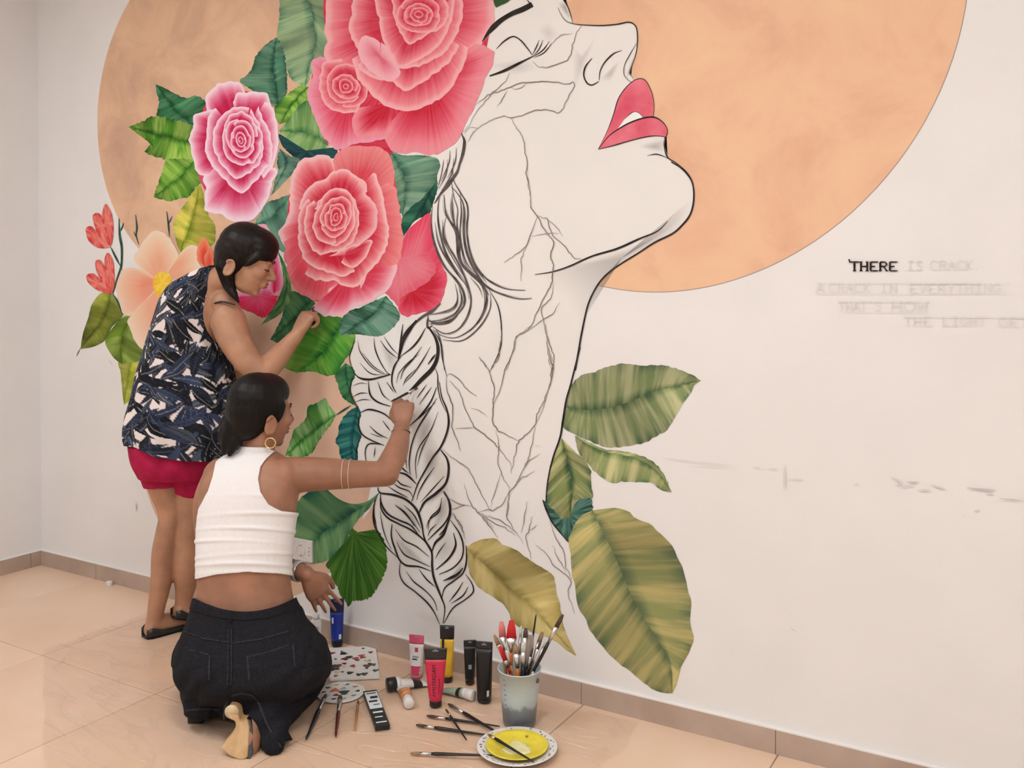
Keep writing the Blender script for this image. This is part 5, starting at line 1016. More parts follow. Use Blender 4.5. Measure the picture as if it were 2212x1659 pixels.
# charcoal box, mixing sheet, round palette ------------------------------------
q = [on_floor(*p, FZ) for p in ((784, 1503), (814, 1498), (842, 1575), (811, 1580))]
cb = (q[0] + q[1] + q[2] + q[3]) / 4; yv = ((q[0] + q[1]) - (q[2] + q[3])) / 2; Ly = np.linalg.norm(yv); yv /= Ly; xv = np.cross(yv, Z); Lx = abs(((q[1] - q[0]) @ xv) + ((q[2] - q[3]) @ xv)) / 2
CB = empty('charcoal_box', cb, 'small flat black and white charcoal box with printed label', 'box')
fr_ = (xv, yv, Z); th = 0.007
bevel_mod(part(CB, 'carton', box_vf(cb + Z * th, Lx / 2, Ly / 2, th, fr_), M_black, False), 0.001)
part(CB, 'white_label', box_vf(cb + Z * (2 * th + 0.0002) + yv * Ly * 0.21, Lx / 2 * 0.9, Ly * 0.24, 0.0003, fr_), M_wprint, False)
# the print is too small to read: bars of it
for u_, o_, hw_, hh_, mt in ((0, 0.40, 0.34, 0.012, M_bprint), (0.1, 0.28, 0.26, 0.030, M_bprint), (-0.05, 0.17, 0.30, 0.022, M_bprint), (0.1, 0.07, 0.22, 0.010, M_bprint), (0, -0.14, 0.34, 0.018, M_wprint), (-0.05, -0.27, 0.26, 0.010, M_wprint), (0, -0.41, 0.36, 0.012, M_wprint)):
    part(CB, 'small_print', box_vf(cb + Z * (2 * th + 0.0007) + yv * Ly * o_ + xv * Lx * u_, Lx * hw_, Ly * hh_, 0.0003, fr_), mt, False)
q = [on_floor(*p, FZ) for p in ((698, 1404), (811, 1398), (820, 1466), (713, 1472))]
th = 0.003; top = [v + Z * th * 2 for v in q]
MS = empty('mixing_board', sum(q) / 4, 'white rectangular mixing board covered in dark and red paint dabs', 'paint board')
part(MS, 'board', (np.array(q + top), [(0, 1, 2, 3), (4, 7, 6, 5), (0, 4, 5, 1), (1, 5, 6, 2), (2, 6, 7, 3), (3, 7, 4, 0)]), M_white, False)
dab = [plastic('dab_' + str(i), c, 0.4) for i, c in enumerate([(40, 52, 48), (120, 34, 36), (60, 70, 60), (196, 60, 70), (110, 74, 60), (30, 30, 36), (226, 196, 130), (86, 100, 92), (150, 50, 50)])]
g = np.random.default_rng(11)
for i in range(46):
    u, v = g.uniform(0.06, 0.94), np.clip(g.normal(0.5, 0.22), 0.08, 0.9)
    c = (top[0] * (1 - u) + top[1] * u) * (1 - v) + (top[3] * (1 - u) + top[2] * u) * v
    puddle(MS, 'paint_dab', c + Z * 0.0001, g.uniform(0.004, 0.013), dab[g.integers(len(dab))], 100 + i, 0.0016, 14)
rp = on_floor(736, 1497, FZ); RP = empty('round_palette', rp, 'round white palette with small wells and mixed paint spots', 'palette')
part(RP, 'disc', lathe([(0.001, 0.0), (0.074, 0.0), (0.077, 0.003), (0.076, 0.006), (0.070, 0.0045), (0.001, 0.0045)], 48, rp), M_white)
for i in range(10):
    a = i * 2 * math.pi / 10; c = rp + np.array([math.cos(a) * 0.054, math.sin(a) * 0.054, 0.0046])
    part(RP, 'well_rim', lathe([(0.0125, 0), (0.0118, 0.0018), (0.0108, 0.0018), (0.0100, 0.0)], 18, c), M_white)
    puddle(RP, 'paint_spot', c, 0.008, plastic('spot_%d' % i, [(150, 150, 165), (60, 62, 70), (206, 150, 130), (120, 128, 150), (226, 190, 110), (70, 84, 70), (180, 90, 70), (160, 170, 190), (90, 80, 90), (190, 180, 190)][i], 0.4), 300 + i, 0.001, 14)
for i, (dx, dy, r_, c_) in enumerate([(-0.02, 0.01, 0.014, (208, 120, 96)), (0.012, -0.006, 0.016, (54, 74, 52)), (0.005, 0.022, 0.010, (170, 176, 190)), (-0.01, -0.025, 0.009, (120, 40, 40))]):
    puddle(RP, 'mixed_paint', rp + RT * dx + HORZ_F * dy + Z * 0.0046, r_, plastic('mix_%d' % i, c_, 0.4), 400 + i, 0.0012, 18)

# socket and bits ----------------------------------------------------------------
sc = on_wall(654, 1187); sw = (on_wall(677, 1190)[0] - on_wall(630, 1185)[0]) / 2; shh = 0.041
SK = empty('wall_socket', sc, 'white wall socket painted around by the green leaf', 'socket')
bevel_mod(part(SK, 'plate', box_vf(sc + np.array([0, -0.005, 0]), sw, 0.0045, shh), M_white, False), 0.002)
fy = (np.array([1., 0, 0]), np.array([0, 0, 1.]), np.array([0, -1., 0]))
part(SK, 'well', lathe([(0.0215, 0.0095), (0.0215, 0.0115), (0.0200, 0.0115), (0.0190, 0.004), (0.001, 0.004)], 28, sc, fy), M_white)
for dx in (-0.0095, 0.0095): part(SK, 'contact_hole', lathe([(0.0028, 0.0042), (0.0028, 0.0046), (0.0005, 0.0046)], 12, sc + np.array([dx, -0.0001, 0]), fy), M_black)
for dz in (0.022, -0.022): part(SK, 'earth_clip', box_vf(sc + np.array([0, -0.0105, dz * 0.86]), 0.003, 0.002, 0.0022), mat_new('clip_grey', (0.3, 0.3, 0.3), 0.4), False)
for i in range(3): part(SK, 'side_mark', box_vf(sc + np.array([sw * 0.72, -0.0098, 0.014 - i * 0.014]), 0.0018, 0.0004, 0.003), mat_new('mark_grey', (0.25, 0.25, 0.25), 0.5), False)
nb = on_floor(236, 1265, 0.0)
NBt = empty('bottle_cap', nb, 'tiny white cap lying on the floor by the skirting corner', 'cap')
part(NBt, 'shell', lathe([(0.001, 0.0), (0.0125, 0), (0.0135, 0.002), (0.0125, 0.017), (0.011, 0.0195), (0.001, 0.020)], 20, nb), M_white)
part(NBt, 'ridges', join(*[box_vf(nb + np.array([math.cos(a) * 0.0133, math.sin(a) * 0.0133, 0.009]), 0.0008, 0.0008, 0.007) for a in np.linspace(0, 6.28, 17)[:-1]]), M_white, False)['kind'] = 'stuff'
# ------------------------------------------------------------------ people
def unit(v): v = np.asarray(v, float); return v / np.linalg.norm(v)
def ell(c, ax, ay, az, n=20, m=12):
    """ellipsoid with axis vectors"""
    R = []
    for t in np.linspace(-math.pi / 2 * 0.97, math.pi / 2 * 0.97, m):
        R.append(ring(np.asarray(c) + np.asarray(az) * math.sin(t), np.asarray(ax) * math.cos(t), np.asarray(ay) * math.cos(t), n))
    return loft(R)
def limb(pts, rad, n=16, step=0.02):
    """smooth tapered limb through world points"""
    P = np.asarray(pts, float); R = np.asarray(rad, float)
    Q = catmull(np.c_[P, R[:, None]], step=step)
    return tube(Q[:, :3], np.maximum(Q[:, 3], 0.002), n, True, True)
def sculpt(shapes, voxel=0.005, smooth=6, factor=0.5):
    V, Fc = join(*shapes)
    me = mesh('tmp', V, Fc); o = bpy.data.objects.new('tmp', me); COL.objects.link(o)
    r = o.modifiers.new('r', 'REMESH'); r.mode = 'VOXEL'; r.voxel_size = voxel; r.adaptivity = 0
    if smooth: s = o.modifiers.new('s', 'SMOOTH'); s.factor = factor; s.iterations = smooth
    dg = bpy.context.evaluated_depsgraph_get(); ev = bpy.data.meshes.new_from_object(o.evaluated_get(dg))
    bpy.data.objects.remove(o); bpy.data.meshes.remove(me)
    return ev
def vn(me):
    n = len(me.vertices); V = np.empty(n * 3, np.float32); N = np.empty(n * 3, np.float32)
    me.vertices.foreach_get('co', V); me.vertices.foreach_get('normal', N)
    return V.reshape(-1, 3).astype(float), N.reshape(-1, 3).astype(float)
def tris(me):
    me.calc_loop_triangles(); T = np.empty(len(me.loop_triangles) * 3, np.int32); me.loop_triangles.foreach_get('vertices', T); return T.reshape(-1, 3)
def set_verts(me, V):
    me.vertices.foreach_set('co', np.asarray(V, np.float32).ravel()); me.update()
def proj_all(V):
    v = V - CAM; z = v @ FW
    return CX + F * (v @ RT) / z, CY - F * (v @ UP) / z, z
def clip(V, N, T, f):
    """keep the part of a triangle mesh where f > 0, cut along f = 0"""
    f = np.where(np.abs(f) < 1e-9, 1e-9, f); pos = f > 0; k = pos[T].sum(1)
    out = [tuple(t) for t in T[k == 3]]; V = list(V); N = list(N); cache = {}
    def cut(a, b):
        key = (min(a, b), max(a, b))
        if key not in cache:
            t = f[a] / (f[a] - f[b]); V.append(V[a] + (V[b] - V[a]) * t); N.append(N[a] + (N[b] - N[a]) * t); cache[key] = len(V) - 1
        return cache[key]
    for t in T[(k == 1) | (k == 2)]:
        t = list(map(int, t)); c = int(pos[t].sum())
        i = [j for j in range(3) if pos[t[j]] == (c == 1)][0]
        a, b, d = t[i], t[(i + 1) % 3], t[(i + 2) % 3]; p, q = cut(a, b), cut(a, d)
        if c == 1: out.append((a, p, q))
        else: out += [(p, b, d), (p, d, q)]
    V = np.array(V); N = np.array(N); used = np.unique(np.array(out)); re = -np.ones(len(V), int); re[used] = np.arange(len(used))
    return V[used], N[used], [tuple(re[list(t)]) for t in out]
def poly_sd(px_, py_, poly):
    """signed distance in pixels, positive inside the outline"""
    P = np.asarray(poly, float); Q = np.roll(P, -1, 0); d = np.full(px_.shape, 1e9); ins = np.zeros(px_.shape, bool)
    for a, b in zip(P, Q):
        e = b - a; w0, w1 = px_ - a[0], py_ - a[1]; t = np.clip((w0 * e[0] + w1 * e[1]) / (e @ e), 0, 1)
        d = np.minimum(d, np.hypot(w0 - e[0] * t, w1 - e[1] * t))
        c = ((a[1] > py_) != (b[1] > py_)) & (px_ < (b[0] - a[0]) * (py_ - a[1]) / (b[1] - a[1] + 1e-12) + a[0]); ins ^= c
    return np.where(ins, d, -d)
def skin_mat(name, c, rough=0.45):
    m = noisy(name, paint(c), paint(light(c, 0.88)), 14, rough, detail=4, spec=0.35); b = m.node_tree.nodes['Principled BSDF']
    b.inputs['Subsurface Weight'].default_value = 0.06; b.inputs['Subsurface Radius'].default_value = (0.012, 0.005, 0.003); b.inputs['Subsurface Scale'].default_value = 0.4
    return m
def hair_mat(name, c0, c1):
    m = mat_new(name, c0, 0.42, spec=0.22); k = NT(m); tc = k.n('ShaderNodeTexCoord'); mp = k.n('ShaderNodeMapping'); mp.inputs['Scale'].default_value = (1, 1, 0.12)
    k.l(tc.outputs['Object'], mp.inputs[0]); n = k.n('ShaderNodeTexNoise'); n.inputs['Scale'].default_value = 260; n.inputs['Detail'].default_value = 3; k.l(mp.outputs[0], n.inputs['Vector'])
    k.l(k.ramp(n.outputs[0], [(0.4, c0), (0.7, c1)]), k.b.inputs['Base Color']); k.bump(n.outputs[0], 0.35, 0.002)
    return m
class HeadFrame:
    def __init__(s, c, f, u, k=1.0): s.c = np.asarray(c, float); s.f = unit(f); s.u = unit(np.asarray(u) - s.f * (np.asarray(u) @ s.f)); s.s = np.cross(s.f, s.u); s.k = k
    def p(s, x, y, z): return s.c + (s.s * x + s.f * y + s.u * z) * s.k       # x to her right, y forward, z up
    def e(s, c, r): return ell(s.p(*c), s.s * r[0] * s.k, s.f * r[1] * s.k, s.u * r[2] * s.k)
def head_shapes(h, ear=(-0.008, -0.012)):
    S = [h.e((0, -0.012, 0.03), (0.074, 0.094, 0.088)), h.e((0, 0.030, -0.025), (0.060, 0.060, 0.085)), h.e((0, 0.030, -0.072), (0.047, 0.050, 0.040)), h.e((0, 0.064, -0.094), (0.020, 0.018, 0.017)),
         limb([h.p(0, 0.084, 0.014), h.p(0, 0.098, -0.010), h.p(0, 0.110, -0.027)], [0.008, 0.0095, 0.0115], 12, 0.006), h.e((0, 0.098, -0.033), (0.016, 0.012, 0.008)),
         h.e((0, 0.088, -0.053), (0.021, 0.012, 0.007)), h.e((0, 0.086, -0.066), (0.019, 0.012, 0.008)), h.e((0, 0.078, 0.020), (0.044, 0.014, 0.011))]
    for sx in (-1, 1):
        S += [h.e((sx * 0.034, 0.056, -0.024), (0.026, 0.030, 0.026)), h.e((sx * 0.030, 0.076, -0.001), (0.014, 0.012, 0.009)),
              ell(h.p(sx * 0.073, ear[0], ear[1]), h.s * 0.006 * h.k, (h.f * 0.018 - h.u * 0.004) * h.k, (h.u * 0.031 + h.f * 0.006) * h.k)]
        a = np.linspace(-0.6, 4.0, 12)      # ear rim
        S.append(tube(np.array([h.p(sx * 0.081, ear[0] - math.cos(t + 1.2) * 0.017, ear[1] + 0.004 + math.sin(t + 1.2) * 0.027) for t in a]), 0.0052, 8, True, True))
    return S
def face_bits(person, h, lip, brow, sides=(1,), closed=True):
    M_lash = mat_new('lash', (0.01, 0.008, 0.007), 0.6); M_l = mat_new('lips', paint(lip), 0.4)
    for sx in sides:
        part(person, 'eyebrow', limb([h.p(sx * 0.012, 0.091, 0.021), h.p(sx * 0.030, 0.086, 0.028), h.p(sx * 0.048, 0.070, 0.022)], [0.0020, 0.0028, 0.0012], 8, 0.004), mat_new('brow', paint(brow), 0.8))
        part(person, 'eyelashes', limb([h.p(sx * 0.018, 0.0865, -0.006), h.p(sx * 0.030, 0.0895, -0.008), h.p(sx * 0.043, 0.079, -0.006)], [0.0014, 0.0020, 0.0014], 8, 0.003), M_lash)
    part(person, 'lips', join(ell(h.p(0, 0.0935, -0.0535), h.s * 0.018 * h.k, h.f * 0.0075 * h.k, h.u * 0.0042 * h.k), ell(h.p(0, 0.0915, -0.0650), h.s * 0.016 * h.k, h.f * 0.0075 * h.k, h.u * 0.0052 * h.k)), M_l)
def hand_shapes(w, d, thumb, curls, spread=0.0, thumb_curl=0.6, k=1.0, thumb_out=0.6):
    """w wrist point, d along the hand, thumb = direction of the thumb side; curls per finger (index..little) toward the palm"""
    y = unit(d); x = unit(np.asarray(thumb) - y * (np.asarray(thumb) @ y)); n = np.cross(x, y)      # n is +/- back of the hand
    def bend(c): return c
    S = [loft([ring(w + y * t * k, x * a * k, n * b * k, 16, 2.6) for t, a, b in ((-0.012, 0.024, 0.018), (0.01, 0.026, 0.018), (0.035, 0.034, 0.017), (0.065, 0.040, 0.015), (0.085, 0.038, 0.012))])]
    return S, x, y, n
def fingers(w, x, y, n, back, curls, lens=(0.072, 0.080, 0.075, 0.060), k=1.0, splay=0.10, thumb=None, r=0.0082):
    """back = +1 if n points out of the back of the hand"""
    S = []; b = n * back
    for i, (bx, c) in enumerate(zip((0.029, 0.010, -0.009, -0.027), curls)):
        p = w + (y * (0.082 - 0.004 * abs(i - 1.2)) + x * bx) * k; pts = [p - y * 0.02 * k, p]; rr = [r * 1.1, r * 1.1]; ang = 0.0; L = lens[i] * k
        side = x * (1.5 - i) * splay
        for seg, frac in enumerate((0.46, 0.30, 0.24)):
            ang += c[seg]
            dirv = unit(y * math.cos(ang) - b * math.sin(ang) + side * math.cos(ang))
            p = p + dirv * L * frac; pts.append(p); rr.append(r * (1.0, 0.92, 0.78)[seg])
        S.append(limb(pts, np.array(rr) * k, 10, 0.006))
    if thumb is not None:
        pts = [w + (y * 0.022 + x * 0.022 - b * 0.004) * k] + [w + (x * q[0] + y * q[1] - b * q[2]) * k for q in thumb]
        S.append(limb(pts, np.array([0.013, 0.0125, 0.0105, 0.0085][:len(pts)]) * k, 10, 0.006))
    return S
def torus(c, ax, ay, R, r, n=40, m=10):
    az = np.cross(ax, ay); rr = []
    for t in np.linspace(0, 2 * np.pi, n, endpoint=False):
        d = np.asarray(ax) * math.cos(t) + np.asarray(ay) * math.sin(t); rr.append(ring(np.asarray(c) + d * R, d * r, az * r, m))
    return loft(rr, False, True)
def body_rings(rows, n=36, p=2.3):
    """rows of (px, py, depth, half width px, half thickness m [, tilt])"""
    R = np.array([list(r) + [0.0] * (6 - len(r)) for r in rows], float); R = catmull(R, n=len(rows) * 4)
    return loft([ring(at(a, b, d), RT * px_m(w, d) + UP * tl, HORZ_F * th, n, p) for a, b, d, w, th, tl in R])
K_ = at

# ============================================================ kneeling woman
gp = on_floor(560, 1560, 0)
KW = empty('person', (gp[0], gp[1], 0), 'kneeling woman in white tank top and black jeans painting the braid', 'person')
h = HeadFrame(K_(566, 892, 2.90), RT * 0.66 + HORZ_F * 0.75 - Z * 0.04, Z + RT * 0.05, 1.0)
S = head_shapes(h, ear=(-0.020, -0.030))
S += [limb([K_(553, 985, 2.885), K_(563, 955, 2.885), K_(568, 925, 2.895)], [0.052, 0.047, 0.048], 20)]
S += [body_rings([(541, 1455, 2.78, 112, 0.110), (538, 1390, 2.78, 116, 0.112), (533, 1330, 2.79, 108, 0.100), (528, 1285, 2.80, 102, 0.092), (527, 1240, 2.81, 98, 0.090), (529, 1180, 2.82, 99, 0.092), (533, 1120, 2.84, 103, 0.096), (539, 1065, 2.855, 105, 0.098), (543, 1020, 2.87, 98, 0.086), (548, 995, 2.88, 74, 0.068), (553, 978, 2.885, 46, 0.052)])]
# shoulders, right arm reaching to the wall
S += [ell(K_(610, 1028, 2.86), RT * 0.062, HORZ_F * 0.056, Z * 0.058), ell(K_(585, 1050, 2.84), RT * 0.075, HORZ_F * 0.05, Z * 0.085), ell(K_(480, 1030, 2.88), RT * 0.060, HORZ_F * 0.056, Z * 0.060), ell(K_(500, 1055, 2.85), RT * 0.07, HORZ_F * 0.05, Z * 0.08)]
S += [limb([K_(585, 1030, 2.86), K_(640, 1026, 2.88), K_(700, 1024, 2.90), K_(770, 1024, 2.93), K_(836, 1024, 2.965)], [0.058, 0.056, 0.051, 0.044, 0.040], 18)]
wr = K_(868, 922, 3.115)
S += [limb([K_(832, 1020, 2.965), K_(852, 985, 3.01), K_(862, 955, 3.06), wr], [0.041, 0.041, 0.035, 0.0265], 18)]
hd = K_(872, 850, 3.165) - wr
_, hx, hy, hn = hand_shapes(wr, hd, -RT, None)
S += _; bk_ = 1.0 if hn @ -FW > 0 else -1.0
S += fingers(wr, hx, hy, hn, bk_, [(0.75, 1.5, 0.9), (0.85, 1.5, 0.9), (0.95, 1.5, 0.9), (1.1, 1.5, 0.9)], thumb=[(0.036, 0.045, 0.016), (0.034, 0.075, 0.030), (0.020, 0.090, 0.040)])
# left arm across the front, hand over the paint
lw = K_(662, 1240, 2.92)
S += [limb([K_(478, 1030, 2.89), K_(452, 1090, 2.92), K_(455, 1170, 3.00), K_(475, 1215, 3.06)], [0.056, 0.050, 0.043, 0.038], 18), limb([K_(475, 1215, 3.06), K_(540, 1222, 3.03), K_(600, 1218, 2.98), lw], [0.038, 0.038, 0.031, 0.0255], 18)]
ld = K_(699, 1298, 2.945) - lw
_, lx, ly, ln = hand_shapes(lw, ld, RT * 0.75 + Z * 0.6 + HORZ_F * 0.3, None)
S += _; bk2 = 1.0 if ln @ -FW > 0 else -1.0
S += fingers(lw, lx, ly, ln, bk2, [(0.05, 0.1, 0.08), (0.12, 0.15, 0.1), (0.2, 0.2, 0.1), (0.3, 0.2, 0.1)], lens=(0.080, 0.088, 0.082, 0.068), r=0.0074, thumb=[(0.042, 0.048, 0.010), (0.050, 0.078, 0.018), (0.046, 0.100, 0.026)], splay=0.10)
# legs folded under, right foot
S += [limb([K_(480, 1430, 2.80), K_(455, 1440, 2.95), K_(440, 1440, 3.10)], [0.085, 0.07, 0.055]), limb([K_(440, 1448, 3.10), K_(434, 1480, 2.92), K_(432, 1500, 2.83)], [0.05, 0.048, 0.035]),
      limb([K_(605, 1430, 2.80), K_(640, 1440, 2.92), K_(664, 1445, 3.02)], [0.085, 0.07, 0.05]), limb([K_(664, 1450, 3.02), K_(600, 1505, 2.82), K_(556, 1560, 2.65)], [0.05, 0.05, 0.034]),
      limb([K_(552, 1555, 2.645), K_(540, 1575, 2.62), K_(541, 1605, 2.595), K_(538, 1630, 2.585)], [0.030, 0.030, 0.030, 0.020])]
kb = sculpt(S, 0.004, 7)
M_skin_k = skin_mat('skin_brown', (174, 119, 92))
kbody = link('body', kb, M_skin_k, KW)
face_bits(KW, h, (168, 84, 76), (50, 36, 30), (1, -1))
# hair: sleek cap, low bun with loose ends
M_hair_k = hair_mat('black_hair', (0.002, 0.0018, 0.0018), (0.006, 0.005, 0.0045))
S = [h.e((0, -0.022, 0.040), (0.083, 0.094, 0.089)), h.e((0, -0.040, 0.012), (0.080, 0.078, 0.085)), h.e((0, -0.052, -0.028), (0.062, 0.056, 0.055)), h.e((0, 0.008, 0.066), (0.070, 0.078, 0.060)),
     ell(K_(505, 925, 2.86), RT * 0.036, HORZ_F * 0.04, Z * 0.052)]
S += [limb([K_(510, 915, 2.86), K_(494, 945, 2.845), K_(486, 975, 2.84)], [0.034, 0.026, 0.012], 12), limb([K_(505, 905, 2.86), K_(484, 935, 2.85), K_(474, 952, 2.845)], [0.03, 0.018, 0.006], 12), limb([K_(520, 925, 2.855), K_(505, 958, 2.835), K_(496, 982, 2.825)], [0.028, 0.02, 0.008], 12), limb([K_(500, 900, 2.86), K_(482, 915, 2.86), K_(472, 930, 2.86)], [0.026, 0.014, 0.005], 12)]
S += [limb([h.p(0.060, 0.030, 0.03), h.p(0.066, 0.022, 0.0), h.p(0.068, 0.014, -0.022)], [0.014, 0.010, 0.003], 10)]
link('hair', sculpt(S, 0.004, 5), M_hair_k, KW)
# tank top cut out of the body surface
V, N = vn(kb); T = tris(kb); X, Y, Dp = proj_all(V)
tank_poly = [(420, 1252), (424, 1200), (428, 1130), (432, 1100), (452, 1062), (462, 1030), (468, 1000), (480, 990), (502, 978), (520, 966), (575, 966), (594, 976), (578, 990), (563, 1010), (558, 1035), (563, 1064), (580, 1090), (606, 1104), (642, 1108), (650, 1160), (648, 1248), (600, 1238), (535, 1234), (470, 1240)]
f = poly_sd(X, Y, tank_poly) / 100.0
hemf = np.minimum(f, 0.5)
arm_cut = (X > 655) | (Dp > 2.985) | ((Y > 1190) & (Dp > 2.905)) | ((X > 634) & (Y > 1195) & (Dp > 2.86))
f = np.where(arm_cut, -0.05, hemf)
LA = np.array([K_(448, 1105, 2.93), K_(455, 1170, 3.00), K_(475, 1215, 3.06), K_(540, 1222, 3.03), K_(600, 1218, 2.98), lw]); dl = np.full(len(V), 9.0)
for a, b in zip(LA[:-1], LA[1:]):
    e = b - a; t = np.clip((V - a) @ e / (e @ e), 0, 1); dl = np.minimum(dl, np.linalg.norm(V - a - t[:, None] * e, axis=1))
f = np.where((dl < 0.056) & (Dp > 2.80), -0.05, f)           # not on the arm that crosses in front
V2, N2, T2 = clip(V, N, T, f)
X2, Y2, _ = proj_all(V2)
wr_ = 0.0
for y0, a0, l0, sl in ((1070, 0.003, 5, 0.02), (1108, 0.0045, 4.2, -0.03), (1140, 0.005, 3.6, 0.03), (1168, 0.004, 3.4, 0.05), (1195, 0.0045, 3.6, -0.04), (1216, 0.005, 3.6, 0.02), (1234, 0.003, 3, 0.0)):
    wr_ = wr_ + a0 * np.exp(-((Y2 - y0 - sl * (X2 - 535) - 0.0006 * (X2 - 535) ** 2) / l0) ** 2) * (0.6 + 0.4 * np.sin(X2 * 0.02 + y0))
N2 = N2 / (np.linalg.norm(N2, axis=1)[:, None] + 1e-9)
me = mesh('tank_top', V2 + N2 * (0.0045 + wr_)[:, None], T2)
M_tank = noisy('white_rib_cotton', paint((244, 232, 226)), paint((236, 222, 216)), 120, 0.85, spec=0.15, stretch=(6, 6, 0.4))
tk = link('tank_top', me, M_tank, KW); sm = tk.modifiers.new('thick', 'SOLIDIFY'); sm.thickness = 0.003; sm.offset = 0
# jeans
S = [body_rings([(528, 1284, 2.79, 106, 0.104), (529, 1306, 2.787, 111, 0.109), (533, 1340, 2.78, 126, 0.118), (538, 1385, 2.765, 148, 0.132), (541, 1425, 2.755, 160, 0.142), (543, 1460, 2.76, 158, 0.140), (540, 1488, 2.77, 132, 0.115), (535, 1505, 2.78, 90, 0.08)], p=2.5),
     limb([K_(455, 1425, 2.78), K_(448, 1435, 2.92), K_(440, 1440, 3.08)], [0.112, 0.10, 0.075], 20), limb([K_(625, 1425, 2.78), K_(648, 1432, 2.90), K_(664, 1442, 3.01)], [0.118, 0.10, 0.068], 20),
     limb([K_(440, 1450, 3.06), K_(436, 1478, 2.90), K_(436, 1502, 2.78), K_(434, 1518, 2.72)], [0.06, 0.066, 0.060, 0.052], 20),
     limb([K_(668, 1462, 3.0), K_(640, 1490, 2.88), K_(600, 1525, 2.75), K_(575, 1556, 2.665)], [0.058, 0.062, 0.066, 0.062], 20),
     limb([K_(592, 1530, 2.72), K_(594, 1575, 2.64), K_(590, 1610, 2.59)], [0.05, 0.040, 0.032], 14), limb([K_(470, 1492, 2.78), K_(500, 1510, 2.74), K_(540, 1515, 2.72)], [0.06, 0.05, 0.05], 14), limb([K_(540, 1512, 2.70), K_(505, 1520, 2.66), K_(492, 1545, 2.645)], [0.05, 0.026, 0.014], 14),
     limb([K_(470, 1490, 2.76), K_(430, 1535, 2.73), K_(404, 1540, 2.725)], [0.05, 0.026, 0.010], 14)]
jm = sculpt(S, 0.005, 8)
V, N = vn(jm); X, Y, Dp = proj_all(V)
cr = 0.0025 * np.sin(Y * 0.11 + 0.05 * X + 2 * np.sin(X * 0.03)) * (Y > 1440) + 0.002 * np.sin(X * 0.16 + Y * 0.07) * (np.abs(X - 540) > 110) - 0.004 * np.exp(-((X - 497 - (Y - 1400) * 0.02) / 5) ** 2) * (Y > 1340)
V = V + N * cr[:, None]
V[:, 2] = np.maximum(V[:, 2], 0.004)
set_verts(jm, V)
V, N = vn(jm); X, Y, Dp = proj_all(V)
V, N, T = clip(V, N, tris(jm), (Y - (1321 - 29 * np.clip(np.abs(X - 528) / 108, 0, 1.1) ** 2)) / 100.0)
jm = mesh('jeans', V, T)
M_jean = noisy('black_denim', paint((26, 24, 27)), paint((40, 38, 42)), 160, 0.9, spec=0.15, stretch=(1, 1, 3))
jeans = link('jeans', jm, M_jean, KW)
V, N = vn(jm); T = tris(jm); X, Y, Dp = proj_all(V); face_cam = Dp < 2.86
def patch(name, poly, lift, mat, parent, dmax=2.765):
    f = np.where(Dp < dmax, poly_sd(X, Y, poly) / 100.0, -0.05)
    v, n, t = clip(V, N, T, f)
    if len(t): part(parent, name, (v + n / (np.linalg.norm(n, axis=1)[:, None] + 1e-9) * lift, t), mat)
M_seam = noisy('denim_seam', paint((60, 57, 62)), paint((46, 44, 48)), 200, 0.9, spec=0.15)
patch('back_pocket', [(392, 1384), (412, 1400), (446, 1410), (455, 1412), (452, 1470), (430, 1482), (398, 1470)], 0.0022, M_jean, jeans)
patch('back_pocket', [(534, 1414), (580, 1404), (628, 1388), (636, 1440), (630, 1482), (580, 1492), (540, 1470)], 0.0022, M_jean, jeans)
patch('waistband', [(410, 1290), (440, 1304), (480, 1316), (528, 1320), (580, 1315), (620, 1302), (650, 1288), (650, 1312), (620, 1322), (580, 1334), (528, 1340), (480, 1336), (440, 1326), (410, 1316)], 0.0026, M_jean, jeans)
patch('belt_loop', [(492, 1317), (502, 1318), (502, 1346), (492, 1345)], 0.0055, M_jean, jeans)
for q in ([(400, 1362), (440, 1378), (495, 1386), (495, 1389), (440, 1381), (400, 1365)], [(500, 1388), (560, 1380), (625, 1362), (625, 1365), (560, 1383), (500, 1391)], [(492, 1358), (495, 1358), (493, 1480), (490, 1480)], [(500, 1358), (503, 1358), (502, 1480), (499, 1480)], [(396, 1392), (412, 1402), (454, 1413), (454, 1416), (412, 1405), (396, 1395)], [(536, 1417), (580, 1407), (626, 1391), (626, 1394), (580, 1410), (536, 1420)], [(532, 1416), (536, 1416), (541, 1468), (537, 1470)], [(630, 1392), (634, 1392), (638, 1440), (634, 1440)], [(452, 1414), (456, 1414), (454, 1468), (450, 1468)], [(500, 1500), (520, 1494), (545, 1498), (560, 1512), (566, 1540), (562, 1540), (556, 1515), (544, 1502), (520, 1498), (501, 1504)], [(402, 1532), (440, 1528), (475, 1530), (475, 1534), (440, 1532), (402, 1536)]):
    patch('seam_line', q, 0.0032, M_seam, jeans)
